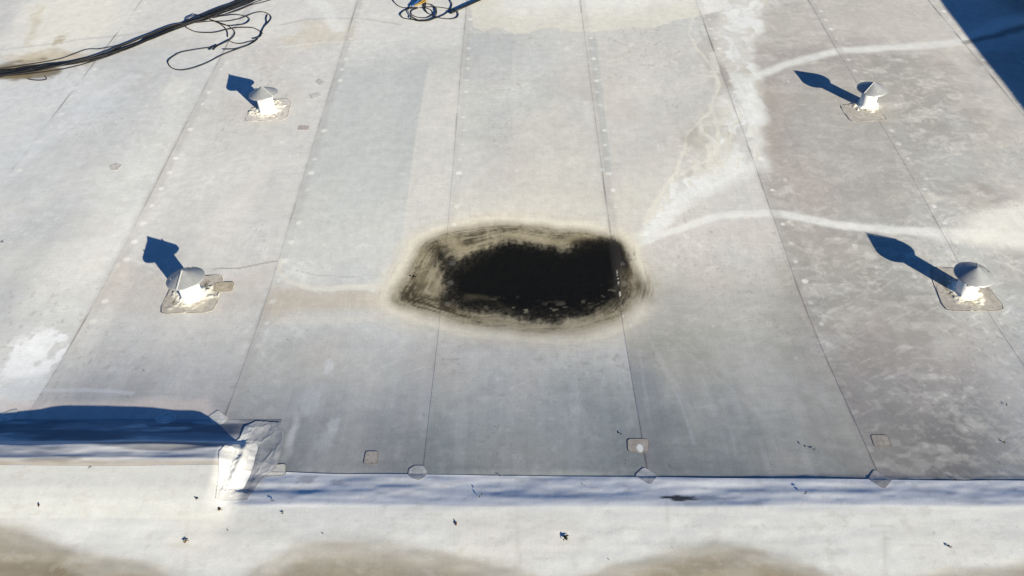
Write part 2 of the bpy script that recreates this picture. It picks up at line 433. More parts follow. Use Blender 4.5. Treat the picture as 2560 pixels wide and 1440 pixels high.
        if idx <= 3:
            area([(-7.763, 12.279), (-7.098, 12.866), (-6.367, 13.028), (-6.007, 11.617), (-6.322, 10.851), (-6.689, 10.610), (-7.315, 10.723)], tone(232, 228, 214), .8, .35)
            area([(-9.814, 13.025), (-7.952, 12.865), (-7.767, 11.725), (-7.657, 10.960), (-8.231, 10.042)], tone(204, 202, 199), .9, .12)
            band([(-7.541, 12.281), (-7.269, 11.597), (-7.181, 11.084)], .10, .06, tone(190, 176, 142), .45, .8, 1, .5, 21)
            blob((-6.777, 11.255), .09, .20, tone(170, 148, 104), .6, 22); blob((-6.710, 10.634), .6, .35, tone(190, 170, 134), .55, 23)
            blob((-6.868, 10.358), .55, .28, tone(110, 96, 66), .8, 24, .5)
            blob((-7.064, 10.290), .5, .22, tone(130, 112, 78), .7, 25, .5)
            band([(-7.728, 10.862), (-6.995, 11.063), (-6.476, 11.249), (-5.924, 11.382), (-5.264, 11.602)], .03, .03, tone(196, 193, 190), .6, .5, .3)
            band([(-7.821, 11.057), (-7.057, 11.210), (-6.625, 11.323)], .03, .03, tone(228, 227, 222), .6, .5, .3)
        if idx in (3, 4, 5):
            blob((-2.909, 11.428), .55, .45, tone(208, 197, 173), .45, 31)
            band([(-3.573, 11.709), (-3.237, 11.893), (-2.810, 11.947), (-2.339, 11.925), (-1.728, 11.739)], .03, .03, tone(188, 184, 178), .6, .6, .3)
            band([(-3.428, 11.007), (-2.863, 11.156), (-2.270, 11.183), (-1.680, 11.254)], .03, .03, tone(224, 221, 214), .65, .6, .3)
            band([(-3.168, 12.568), (-2.960, 12.283), (-2.801, 11.893), (-2.634, 11.608)], .15, .10, tone(230, 229, 224), .7, .7, 1)
        # pale silt washed along the low lines on the right
        if idx >= 6:
            W1 = tone(228, 227, 220); W2 = tone(220, 216, 204)
            area([(3.253, 12.114), (3.768, 13.478), (4.618, 13.482), (3.887, 12.011), (3.524, 10.630), (3.515, 10.075), (3.209, 8.810), (3.052, 8.251), (2.824, 8.051), (2.456, 7.897), (2.078, 7.631), (1.642, 7.165), (1.423, 6.832), (1.386, 6.897), (1.567, 7.302), (2.011, 7.819), (2.364, 8.211), (2.361, 8.808), (2.791, 9.468), (2.948, 9.874), (2.954, 10.992)], W2, .75, .10, 1.2, .25, 41)
            band([(2.197, 7.781), (2.501, 8.013), (2.839, 8.375), (3.080, 8.807), (3.177, 9.466), (3.210, 10.079)], .10, .16, tone(234, 233, 228), .8, .9, 1.2, .35, 47)
            band([(1.379, 6.755), (1.624, 7.016), (1.951, 7.410), (2.283, 7.728), (2.666, 7.989), (2.971, 8.170)], .09, .22, W1, .95, .8, .5)
            band([(1.410, 6.716), (1.790, 6.911), (2.271, 7.110), (2.655, 7.216), (2.933, 7.230), (3.319, 7.129), (3.692, 7.003), (4.286, 6.902), (4.979, 6.847), (5.675, 6.811)], .05, .10, W1, .9, .6, .5)
            band([(2.971, 8.170), (3.090, 8.544), (3.138, 9.083), (3.164, 9.665), (3.176, 10.187)], .15, .12, W1, .9, .9, .6)
            band([(3.059, 9.466), (3.360, 10.130), (3.829, 10.457), (4.432, 10.779), (4.952, 10.954), (5.810, 11.048), (6.819, 11.197)], .09, .10, W1, .9, .7, .5)
            band([(3.283, 10.634), (3.393, 11.483), (3.679, 12.283), (3.806, 13.163)], .22, .25, tone(219, 216, 209), .7, .8, 1)
            area([(4.674, 6.743), (5.001, 6.906), (5.395, 7.213), (5.949, 7.429), (6.679, 7.582), (6.137, 6.490), (5.577, 6.587), (5.179, 6.682)], tone(232, 229, 219), .9, .12, .6)
            area([(6.075, 11.123), (7.099, 11.889), (6.991, 10.759), (6.898, 9.074), (5.944, 7.011), (5.765, 7.878), (6.048, 9.564)], tone(214, 207, 196), .5, .3, 1, .6, 44)
            ck = fbm(X * 4 + wx * 14, Y * 2.2 + wy * 14, 4, 242, .65)
            cm = poly_sd(X + 2 * wx, Y + 2 * wy, [(3.283, 12.141), (3.806, 13.163), (4.408, 13.166), (3.797, 11.743), (3.466, 10.630), (3.464, 9.970), (3.225, 8.810), (3.063, 8.210), (2.768, 8.012), (2.273, 7.668), (1.890, 7.303), (1.572, 6.963), (1.372, 6.768), (1.445, 7.029), (1.884, 7.592), (2.215, 7.896), (2.462, 8.211), (2.669, 8.808), (2.952, 9.467), (3.071, 10.082), (3.071, 10.991)])
            A = mixc(A, tone(236, 235, 229), sstep(-.35, .30, ck) * (1 - sstep(-.10, .16, cm)) * .92)
            # dried mud veins
            v = np.abs(fbm(X * 3.4 + 6 * wx, Y * 1.7 + 6 * wy, 4, 241, .6))
            mk = poly_sd(X, Y, [(2.851, 12.006), (3.056, 11.234), (3.106, 9.977), (3.132, 8.808), (3.004, 8.211), (2.311, 7.896), (1.642, 7.165), (1.427, 6.865), (1.963, 7.818), (2.265, 8.210), (2.092, 8.372), (2.406, 9.083), (2.774, 9.670), (2.718, 10.993)])
            A = mixc(A, tone(222, 217, 203), (1 - sstep(.03, .10, v)) * (1 - sstep(-.05, .15, mk)) * .8)
            A = mixc(A, tone(181, 176, 164), sstep(.3, .6, v) * (1 - sstep(-.1, .1, mk)) * .45)
            for k, pl in enumerate(([(2.870, 12.006), (2.688, 11.484), (2.747, 10.993), (2.871, 10.524), (2.865, 9.927), (2.677, 9.372), (2.500, 9.083), (2.383, 8.631), (2.474, 8.419), (2.424, 8.276)], [(2.500, 9.083), (2.259, 8.808), (2.164, 8.456), (2.080, 8.290), (2.014, 7.973), (1.742, 7.590), (1.501, 7.130)], [(2.654, 9.451), (2.668, 9.084), (2.669, 8.808), (2.581, 8.461), (2.420, 8.252)], [(2.852, 9.369), (2.686, 8.899), (2.566, 8.377)], [(2.948, 9.176), (2.790, 8.632), (2.667, 8.251)], [(2.420, 8.252), (2.142, 8.051), (1.799, 7.665), (1.467, 7.029)], [(1.490, 7.029), (1.655, 7.267), (1.760, 7.373)])):
                band(pl, .022, .026, tone(225, 220, 207), .8, .5, .6, .3, 60 + k)
            blob((2.991, 10.190), .06, .35, tone(168, 158, 148), .6, 45); blob((2.340, 8.674), .18, .30, tone(178, 174, 162), .55, 46)
            if idx >= 7:
                d = poly_sd(X + wx, Y + wy, [(3.552, 10.291), (4.161, 10.634), (4.938, 10.906), (5.071, 9.078), (4.971, 7.425), (4.478, 6.941), (3.703, 7.044), (3.028, 7.244), (3.104, 7.892), (3.077, 8.210)])
                A = mixc(A, tone(178, 171, 163), (1 - sstep(-.30, .06, d)) * .4)
                area([(3.403, 9.816), (3.651, 10.181), (3.650, 9.468), (3.243, 7.970), (3.092, 8.210)], tone(172, 163, 153), .45, .16)
        if idx >= 8:
            band([(6.066, 11.098), (6.710, 11.222), (7.300, 11.627), (8.036, 12.029), (8.737, 12.307)], .10, .16, tone(226, 224, 216), .8, .7, .6)
            band([(6.819, 11.197), (7.244, 11.350), (7.856, 11.633), (8.475, 11.898)], .07, .09, tone(120, 116, 108), .7, .8, .8)
            area([(7.958, 13.027), (8.760, 13.037), (8.288, 12.031), (7.844, 12.165)], tone(140, 136, 128), .6, .3)
            area([(6.713, 10.648), (7.625, 11.126), (7.596, 10.085), (6.865, 9.462)], tone(160, 156, 148), .5, .3)
        area(WHITECOAT, tone(233, 231, 222), .95, .012, .25) if idx in (5, 6, 7) else None
        if idx in (5, 6):
            d = poly_sd(X, Y, WHITECOAT)
            A = mixc(A, tone(214, 209, 192), sstep(-.9, -.2, d - .15 * mid) * (d < 0) * .6)
        # ---------------- the dried pond
        if idx in (4, 5, 6, 7):
            d = poly_sd(X + .5 * wx, Y + .5 * wy, STAIN)
            ang = np.arctan2((Y - 5.95) * 1.7, X - .25)
            ring = fbm(d * 26, ang * 2.2, 4, 251, .65)
            ringf = fbm(d * 75, ang * 4, 3, 261, .6)
            grit = fbm(X * 60, Y * 60, 2, 271)
            A = mixc(A, tone(213, 206, 190), (1 - sstep(-.05, .30 + .10 * mid, d)) * .9)
            A = mixc(A, tone(226, 219, 201), np.exp(-((d - .02 - .02 * mid) / .05) ** 2) * .8)
            A = mixc(A, tone(196, 186, 166), (sstep(.05, .75, ring)) * np.exp(-(np.maximum(d, 0) / .14) ** 2) * (d > -.12) * .45)
            left = 1 - sstep(-1.0, -.55, X)
            bottom = sstep(5.75, 5.45, Y) * (1 - left)
            pat = fbm(X * 3.2, Y * 3.2, 4, 252)
            speck = fbm(X * 22, Y * 26, 4, 253, .7)
            ins = 1 - sstep(-.19, .06, d + .03 * ring + .02 * pat)
            A = mixc(A, tone(176, 165, 139), ins * .85)
            wid = .15 - .07 * bottom
            dark = (.78 - .34 * bottom) * np.exp(-((d + .17 - .04 * bottom + .04 * pat) / wid) ** 2) + .36 * sstep(-.10, -.34, d) * (1 - .3 * bottom)
            dark = dark * (1 + .30 * ring + .26 * ringf + .25 * speck + .3 * pat) + (.07 * ring + .08 * ringf)
            A = mixc(A, tone(84, 76, 58), ins * np.clip(dark, 0, 1) * .95)
            A = mixc(A, tone(58, 52, 40), ins * np.clip(dark * 1.2 - .72 + .2 * speck, 0, .8))
            # paler bare streak above the core and in the left lobe
            band([(-0.672, 6.769), (-0.568, 6.620), (-0.353, 6.726), (0.044, 6.819), (0.531, 6.770), (0.887, 6.795)], .10, .05, tone(166, 155, 128), .60, .9, 1, .35, 71)
            band([(-0.952, 6.499), (-0.938, 6.196), (-0.849, 5.961)], .10, .14, tone(150, 139, 113), .55, .9, 1, .4, 73)
            dc = poly_sd(X + .6 * wx, Y + .6 * wy, CORE)
            rc = fbm(X * 30, Y * 8, 3, 281)
            m = 1 - sstep(-.05, .07, dc + .05 * ring + .030 * rc + .03 * speck)
            A = mixc(A, tone(27, 25, 21), m * (.95 + .1 * grit))
            dd = poly_sd(X + wx, Y + wy, DEEP)
            A = mixc(A, tone(62, 56, 45), m * sstep(-.02, .2, dd) * np.clip(-.05 + .6 * speck + .3 * ring, 0, 1) * .55)
            A = mixc(A, tone(13, 13, 11), (1 - sstep(-.12, .14, dd + .04 * speck)) * .95)
            A = mixc(A, tone(128, 118, 96), (1 - sstep(.0, .045, np.abs(dc + .13 + .012 * rc + .02 * pat))) * sstep(.0, .5, rc + .4 * pat) * sstep(5.66, 5.52, Y) * sstep(-.2, .1, X) * .65)
            band([(-0.475, 5.921), (-0.268, 5.901), (-0.164, 5.807), (-0.061, 5.707)], .04, .04, tone(110, 102, 82), .3, .9, 1, .8, 72)
            A = mixc(A, tone(172, 164, 142), sstep(.62, .85, fbm(X * 15, Y * 24, 2, 291)) * (1 - sstep(-.2, .0, dc)) * sstep(6.0, 5.7, Y + .25 * mid) * .55)
            # right of the lap the algae thins out
            if idx == 6:
                sx = seam_x(4, Y)
                thin = sstep(.015, .05, X - sx) * m
                A = mixc(A, tone(150, 138, 112), thin * np.clip(.35 + .9 * sstep(.05, .30, X - sx) * 1 + .4 * grit - .9 * (1 - sstep(5.75, 6.35, Y)) * 0, 0, 1) * sstep(6.45, 6.05, Y) * .9)
                A = mixc(A, tone(34, 30, 26), (1 - sstep(.0, .16, np.hypot((X - sx - .06) / .7, (Y - 6.45) / 1.5) + .04 * ring)) * .9)
                A = mixc(A, tone(92, 82, 64), np.exp(-((X - sx - .25) / .12) ** 2 - ((Y - 6.02) / .22) ** 2) * np.clip(.6 + .5 * ring, 0, 1))
                A = mixc(A, tone(222, 216, 198), (1 - sstep(.006, .014, np.abs(X - sx - .012))) * sstep(.1, .4, fbm(X * 40, Y * 18, 2, 297)) * sstep(5.4, 5.5, Y) * sstep(6.35, 6.2, Y) * .8)
        # ---------------- laps: dust line, lap band, fastener plates
        for i in range(len(SEAMS)):
            dx = X - seam_x(i, Y)
            if np.min(np.abs(dx)) > .4: continue
            off = 1 - .9 * (poly_sd(X, Y, STAIN) < -.02) if idx in (4, 5, 6) else 1.0
            A = mixc(A, tone(128, 118, 110), off * (1 - sstep(.004, .016, np.abs(dx + .006))) * np.clip(.12 + .8 * fbm(Y * 1.7, X * 0 + i * 3.1, 4, 311), .0, .8))
            A = mixc(A, tone(176, 171, 166), off * (1 - sstep(.03, .09, np.abs(dx - .03))) * .35 * np.clip(.6 + .8 * fbm(Y * .8, X * 0 + i, 2, 321), 0, 1))
            pk = np.round(Y / .305); yk = pk * .305 + .03 * (_hash(pk, pk * 0 + i, 5) - .5)
            xk = .085 + .03 * (_hash(pk, pk * 0 + i, 6) - .5)
            q = np.hypot(dx - xk, Y - yk) / (.024 + .018 * _hash(pk, pk * 0 + i, 7))
            on = (_hash(pk, pk * 0 + i, 8) > .15) * sstep(4.6, 6.0, Y)
            A = mixc(A, tone(234, 231, 222), off * (1 - sstep(.7, 1.15, q)) * on * (.35 + .6 * _hash(pk, pk * 0 + i, 9)))
        # stray round plates and drip rings in the field
        gx = np.floor(X / .62); gy = np.floor(Y / .62)
        for oy in (0, 1):
            for ox in (0, 1):
                cx = gx + ox; cy = gy + oy
                on = _hash(cx, cy, 21) > .66
                px = (cx + .8 * (_hash(cx, cy, 22) - .5)) * .62; py = (cy + .8 * (_hash(cx, cy, 23) - .5)) * .62
                rr = .014 + .030 * _hash(cx, cy, 24) ** 2
                q = np.hypot(X - px, (Y - py) * .8) / rr
                hollow = _hash(cx, cy, 25) > .7
                m = (1 - sstep(.7, 1.15, q)) * np.where(hollow, sstep(.3, .6, q), 1)
                A = mixc(A, tone(226, 223, 216), m * on * sstep(4.2, 5.5, Y) * .55 * (np.hypot((X - .3) / 1.6, (Y - 6) / .8) > 1))
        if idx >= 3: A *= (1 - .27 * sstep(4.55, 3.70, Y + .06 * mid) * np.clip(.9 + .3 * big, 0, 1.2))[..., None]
        A *= (1 + 0.02 * fine)[..., None]
    elif kind == 'flash':
        A[...] = tone(206, 205, 204)
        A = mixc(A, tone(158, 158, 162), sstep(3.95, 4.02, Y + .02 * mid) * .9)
        A *= (1 + 0.05 * fbm(X * 1.2, Y * 5, 4, 331) + .02 * fine)[..., None]
        A = mixc(A, tone(232, 230, 224), sstep(.15, .6, fbm(X * 1.6, Y * 9, 4, 341, .6)) * .6)
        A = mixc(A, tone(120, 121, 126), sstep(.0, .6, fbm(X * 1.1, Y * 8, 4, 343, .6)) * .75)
        A = mixc(A, tone(172, 160, 142), sstep(3.72, 3.66, Y) * (.75 + .5 * mid))  # beige band, painted darker to offset sun on this slope
    else:
        A[...] = tone(212, 212, 208)
        A *= (1 + 0.025 * big + .02 * fbm(X * .8, Y * 6, 4, 351) + .012 * fine)[..., None]
        A = mixc(A, tone(238, 237, 234), sstep(3.30, 3.35, Y) * sstep(-2.45, -2.25, X) * .9)  # far slope painted whiter to make up for grazing sun
        A = mixc(A, tone(196, 196, 193), sstep(3.40, 3.46, Y + .01 * mid) * (X < -2.2) * .8)
        A = mixc(A, tone(196, 196, 192), sstep(3.15, 3.25, Y) * sstep(-2.2, -2.35, X) * .8)  # steeper left front painted darker to hold back its strong sunlight
        A = mixc(A, tone(190, 190, 188), sstep(.3, .7, fbm(X * 2.2, Y * 6, 4, 361)) * sstep(3.3, 3.4, Y) * .22)
        A = mixc(A, tone(208, 202, 190), sstep(.1, .8, fbm(X * .9, Y * 2, 4, 371)) * sstep(3.3, 3.2, Y) * .35)
        st = 1 + .10 * fbm(X * 1.4 + Y * 2, Y * 26, 4, 381) + .05 * fine
        B1, B2 = tone(140, 129, 108), tone(118, 104, 80)
        for k, (pl, op) in enumerate((([(-5.177, 3.287), (-3.906, 3.183), (-3.678, 3.141), (-3.437, 3.066), (-3.223, 2.972), (-2.997, 2.923), (-2.772, 2.868), (-2.579, 2.814), (-2.414, 2.751), (-2.156, 2.535), (-4.763, 2.534)], .95),
                                      ([(-1.945, 2.736), (-1.828, 2.867), (-1.708, 2.934), (-1.616, 3.002), (-1.445, 3.052), (-1.145, 3.065), (-0.841, 3.033), (-0.596, 2.964), (-0.296, 2.903), (0.000, 2.830), (0.349, 2.741), (0.623, 2.533), (-1.928, 2.535)], .75),
                                      ([(0.290, 2.735), (0.586, 2.824), (0.826, 2.872), (1.069, 2.933), (1.316, 2.995), (1.532, 3.033), (1.795, 3.001), (2.019, 2.932), (2.207, 2.858), (2.357, 2.762), (2.668, 2.728), (2.970, 2.764), (3.280, 2.812), (3.534, 2.860), (3.779, 2.884), (4.517, 2.944), (4.302, 2.530), (0.283, 2.532)], .9))):
            d = poly_sd(X + wx, Y + .5 * wy, pl)
            A = mixc(A, B1 * st[..., None], (1 - sstep(-.16, .10, d + .045 * mid + .025 * fbm(X * 3 + Y * 4, Y * 16, 3, 383))) * op * (.8 + .3 * mid))
            A = mixc(A, B2 * st[..., None], sstep(-.08, -.34, d) * .5 * (.8 + .6 * mid))
            A = mixc(A, B2 * st[..., None], np.exp(-((d + .05) / .03) ** 2) * .18)
        for k, pl in enumerate(([(0.031, 3.333), (0.036, 3.072), (0.041, 2.764)], [(-2.505, 3.315), (-2.453, 3.040), (-2.401, 2.766)], [(1.204, 3.357), (1.188, 3.203), (1.181, 3.105)], [(-1.747, 2.909), (-1.666, 2.946), (-1.563, 3.039)], [(1.130, 2.764), (1.167, 2.869)], [(2.889, 3.330), (2.719, 2.763)])):
            band(pl, .012, .02, tone(188, 184, 174), .35, .9, .4, .6, 90 + k)
        A = mixc(A, tone(178, 172, 160), sstep(.55, .85, fbm(X * 11, Y * 20, 3, 385)) * .25)
        A = mixc(A, tone(222, 220, 214), sstep(.5, .8, fbm(X * 7 + Y * 9, Y * 10, 3, 387)) * .10)
        far = sstep(2.72, 2.4, Y)
        A = mixc(A, B1 * st[..., None], far * .6)
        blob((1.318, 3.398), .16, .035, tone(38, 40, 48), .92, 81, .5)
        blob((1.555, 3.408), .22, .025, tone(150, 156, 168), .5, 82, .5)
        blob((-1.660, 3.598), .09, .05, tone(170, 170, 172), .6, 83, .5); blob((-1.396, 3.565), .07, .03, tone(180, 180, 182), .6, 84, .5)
    lum = A.mean(-1, keepdims=True)
    return np.clip(A, .004, .86)

# ------------------------------------------------------------------ the roof: sheets
roof = empty('roof')
tag(roof, 'flat roof of weathered white membrane sheets with a dried pond', kind='structure')

def rows(y0, y1):
    ys = [y0]
    while ys[-1] < y1:
        y = ys[-1]
        d = .013 + .0016 * max(0, y - 3.5) if y < 13.2 else .5
        if y < 2.3: d = .3
        ys.append(y + d)
    ys[-1] = y1
    return np.array(ys)

def grid_sheet(name, xl, xr, ys, ncol, lift, kind, idx, mat, skirt=('l',), label=None):
    """one membrane sheet: xl, xr edge positions per row; lift(u, Y) above the roof shape; turned-down edges"""
    u = np.linspace(0, 1, ncol)
    X = xl[:, None] + (xr - xl)[:, None] * u[None]
    Y = np.repeat(ys[:, None], ncol, 1) if np.ndim(ys) == 1 else ys
    Z = H(X, Y) + lift(u[None], Y)
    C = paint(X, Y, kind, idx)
    nr, nc = X.shape
    V = np.stack([X, Y, Z], -1).reshape(-1, 3); C = C.reshape(-1, 3)
    id_ = np.arange(nr * nc).reshape(nr, nc)
    F = np.stack([id_[:-1, :-1], id_[:-1, 1:], id_[1:, 1:], id_[1:, :-1]], -1).reshape(-1, 4)
    for s in skirt:
        line = {'l': id_[:, 0], 'r': id_[:, -1], 't': id_[-1, :], 'b': id_[0, :]}[s]
        top = V[line]; bot = top.copy(); bot[:, 2] -= .003
        base = len(V)
        V = np.concatenate([V, top, bot]); C = np.concatenate([C, C[line], C[line] * .8])
        k = np.arange(len(line) - 1)
        q = np.stack([base + k, base + k + 1, base + len(line) + k + 1, base + len(line) + k], -1)
        F = np.concatenate([F, q])
    o = mesh_obj(name, V, F, mat, roof, C)
    if label: o['label'] = label
    return o

edges = [-13.0, -7.8] + SEAMS + [8.6, 14.0]
ys_main = rows(3.42, 27.0)
for k in range(len(edges) - 1):
    i = k - 2
    def ex(j):
        e = edges[j]
        return seam_x(j - 2, ys_main) if 0 <= j - 2 < len(SEAMS) else np.full_like(ys_main, e)
    xl, xr = ex(k), ex(k + 1) + .07
    vis = 1 <= k <= 9
    ncol = 146 if vis else 30
    idx = int(np.clip(k, 0, 9)) if k <= 9 else 9
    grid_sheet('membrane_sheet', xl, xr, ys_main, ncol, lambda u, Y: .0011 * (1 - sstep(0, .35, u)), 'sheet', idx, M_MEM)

# membrane carried over the raised divider, left of the step
def line_y(pts, X):
    p = sorted(pts); return np.interp(X, [a for a, _ in p], [b for _, b in p])
def drape_strip(name, x0, x1, ncol, ylo, yhi, nrow, lift, kind, mat, skirt):
    u = np.linspace(0, 1, ncol); xs = x0 + (x1 - x0) * u
    lo = ylo(xs); hi = yhi(xs)
    t = np.linspace(0, 1, nrow)
    Y = lo[None] + (hi - lo)[None] * t[:, None]
    X = np.repeat(xs[None], nrow, 0)
    Z = H(X, Y) + lift
    C = paint(X, Y, kind)
    V = np.stack([X, Y, Z], -1).reshape(-1, 3); C = C.reshape(-1, 3)
    id_ = np.arange(nrow * ncol).reshape(nrow, ncol)
    F = np.stack([id_[:-1, :-1], id_[:-1, 1:], id_[1:, 1:], id_[1:, :-1]], -1).reshape(-1, 4)
    for s in skirt:
        line = {'l': id_[:, 0], 'r': id_[:, -1], 't': id_[-1, :], 'b': id_[0, :]}[s]
        top = V[line]; bot = top.copy(); bot[:, 2] -= .004
        base = len(V)
        V = np.concatenate([V, top, bot]); C = np.concatenate([C, C[line], C[line] * .8])
        k = np.arange(len(line) - 1)
        F = np.concatenate([F, np.stack([base + k, base + k + 1, base + len(line) + k + 1, base + len(line) + k], -1)])
    return mesh_obj(name, V, F, mat, roof, C)

back_l = [(-5.474, 4.236), (-4.443, 4.239), (-3.409, 4.248), (-2.503, 4.241), (-2.001, 4.245)]
back_r = [(-2.086, 3.682), (-1.691, 3.666), (-0.909, 3.654), (-0.097, 3.642), (1.035, 3.623), (1.998, 3.601), (2.961, 3.592), (4.112, 3.577), (4.886, 3.575)]
mid_l = [(-5.045, 3.646), (-4.086, 3.643), (-3.128, 3.638), (-2.309, 3.651)]
fl = drape_strip('divider_flashing', -9.0, back_l[-1][0], 620, lambda x: np.full_like(x, 3.36), lambda x: line_y(back_l, x) + .004 * fbm(x * 2, x * 0, 2, 401), 90, .0020, 'flash', M_FORE, 'tr')
def fore_back(x):
    a = line_y(mid_l, x); b = line_y(back_r, x) + .004 * fbm(x * 1.5, x * 0, 2, 402)
    s = sstep(-2.28, -2.20, x)
    return a * (1 - s) + b * s
drape_strip('foreground_membrane', -6.5, 6.5, 1040, lambda x: np.full_like(x, 2.3), fore_back, 105, .0031, 'fore', M_FORE, 't')
drape_strip('foreground_membrane', -13, 14, 60, lambda x: np.full_like(x, -8.0), lambda x: np.full_like(x, 2.32), 40, .004, 'fore', M_FORE, '')

# crumpled patch welded over the end of the divider
CORNER = [(-2.380, 3.786), (-2.342, 3.915), (-2.297, 4.014), (-2.299, 4.155), (-2.222, 4.225), (-2.010, 4.208), (-1.932, 4.108), (-1.925, 3.985), (-1.926, 3.840), (-1.928, 3.707), (-2.014, 3.608), (-2.051, 3.482), (-2.072, 3.381), (-2.240, 3.353), (-2.308, 3.365), (-2.328, 3.558)]
def corner_patch():
    C_ = np.array(CORNER); x0, y0 = C_.min(0) - .02; x1, y1 = C_.max(0) + .02
    nx, ny = 150, 190
    X, Y = np.meshgrid(np.linspace(x0, x1, nx), np.linspace(y0, y1, ny))
    sd = poly_sd(X, Y, CORNER)
    env = sstep(0, -.05, sd)
    fold, t = seg_dist(X, Y, [(-2.224, 3.937), (-2.208, 3.833), (-2.210, 3.724), (-2.218, 3.614), (-2.232, 3.504)])
    flat = sstep(-2.24, -2.14, X + .15 * (Y - 3.8))
    z = H(X, Y) + .007 + env * (.022 * np.exp(-((fold - .0) / .030) ** 2) * np.clip(.4 + .8 * np.sin(t * 3.1), 0, 1.2))
    fold2, t2 = seg_dist(X, Y, [(-2.164, 3.925), (-2.156, 3.790), (-2.160, 3.680), (-2.165, 3.561), (-2.174, 3.499)])
    z = z - env * .022 * np.exp(-(fold2 / .028) ** 2)
    rg = 1 - np.abs(fbm(X * 7 + Y * 3, Y * 5 - X * 4, 3, 411))
    z = z + env * (.0065 * rg ** 4 + .0016 * fbm(X * 14, Y * 14, 3, 421)) * sstep(3.30, 3.5, Y) * (1 - .55 * flat)
    A = np.zeros(X.shape + (3,)); A[...] = tone(208, 206, 202)
    A = mixc(A, tone(232, 230, 224), sstep(-.1, .5, fbm(X * 4, Y * 4, 3, 431)) * .7)
    A = mixc(A, tone(146, 148, 152), (.75 + .4 * fbm(X * 6, Y * 6, 4, 441)) * flat)
    keep = sd < 0
    id_ = np.arange(nx * ny).reshape(ny, nx)
    F = np.stack([id_[:-1, :-1], id_[:-1, 1:], id_[1:, 1:], id_[1:, :-1]], -1).reshape(-1, 4)
    F = F[keep.ravel()[F].all(1)]
    used = np.unique(F); re = np.zeros(nx * ny, int); re[used] = np.arange(len(used))
    V = np.stack([X, Y, z], -1).reshape(-1, 3)[used]
    o = mesh_obj('corner_patch', V, re[F], M_FORE, roof, A.reshape(-1, 3)[used])
    o['label'] = 'crumpled bright corner patch over the end of the divider'
corner_patch()

# small welded patches
def level(X, Y):
    """top of the uppermost membrane above the roof shape"""
    X = np.asarray(X, float); Y = np.asarray(Y, float)
    f = sstep(.015, -.01, Y - fore_back(X)); g = sstep(.015, -.01, Y - line_y(back_l, X)) * (X < back_l[-1][0])
    return np.maximum(np.maximum(.0031 * f, .0020 * g), .0010)

def patch(name, outline, col, lift=.0016, rim=None, parent=roof, label=None, mottle=.14, seed=0, hole=None, n=40, rings=9, th=.003, mat=None):
    """thin draped slab of a rounded outline with a darker dusty rim"""
    P_ = np.array(outline, float)
    c = P_.mean(0)
    Q = []
    m = len(P_)
    for i in range(m):                       # soften the corners
        a, b, d = P_[i - 1], P_[i], P_[(i + 1) % m]
        for t in (.78, .93): Q.append(a + (b - a) * t) if False else None
        Q.append(b + (a - b) * .16); Q.append(b + (a - b) * .04 + (d - b) * .04); Q.append(b + (d - b) * .16)
    Q = np.array(Q)
    L = np.hypot(*(np.roll(Q, -1, 0) - Q).T); s = np.concatenate([[0], np.cumsum(L)])
    tt = np.linspace(0, s[-1], n, endpoint=False)
    Qc = np.vstack([Q, Q[:1]])
    O = np.stack([np.interp(tt, s, Qc[:, 0]), np.interp(tt, s, Qc[:, 1])], 1)
    rr = [0.0] + [((k + 1) / rings) for k in range(rings)]
    rr = rr[:-1] + [.965, 1.0]
    V = [np.array([c])]; 
    for r in rr[1:]: V.append(c + (O - c) * r)
    XY = np.vstack(V)
    z = H(XY[:, 0], XY[:, 1]) + level(XY[:, 0], XY[:, 1]) + lift
    A = np.zeros((len(XY), 3)); A[...] = tone(*col)
    A *= (1 + mottle * fbm(XY[:, 0] * 30, XY[:, 1] * 30, 3, 601 + seed) + .5 * mottle * fbm(XY[:, 0] * 90, XY[:, 1] * 90, 2, 651 + seed))[:, None]
    if rim is not None: A[-2 * n:] = tone(*rim)
    if hole is not None:
        q = np.hypot((XY[:, 0] - hole[0]) / hole[2], (XY[:, 1] - hole[1]) / hole[3])
        A = mixc(A, tone(236, 234, 228), (1 - sstep(.8, 1.1, q)) * (XY[:, 1] < hole[1] + .06))
    nr = len(rr) - 1
    F = [(0, 1 + k, 1 + (k + 1) % n) for k in range(n)]
    for r in range(nr - 1):
        a = 1 + r * n; b = a + n
        F += [(a + k, b + k, b + (k + 1) % n, a + (k + 1) % n) for k in range(n)]
    base = len(XY); a = 1 + (nr - 1) * n
    lowz = H(O[:, 0], O[:, 1]) + level(O[:, 0], O[:, 1]) + lift - th
    V3 = np.vstack([np.column_stack([XY, z]), np.column_stack([O, z[a:a + n]]), np.column_stack([O, lowz])])
    A = np.vstack([A, A[a:a + n] * .9, A[a:a + n] * .8])
    F += [(base + k, base + n + k, base + n + (k + 1) % n, base + (k + 1) % n) for k in range(n)]
    o = mesh_obj(name, V3, F, mat or M_PATCH, parent, A)
    if label: o['label'] = label
    return o

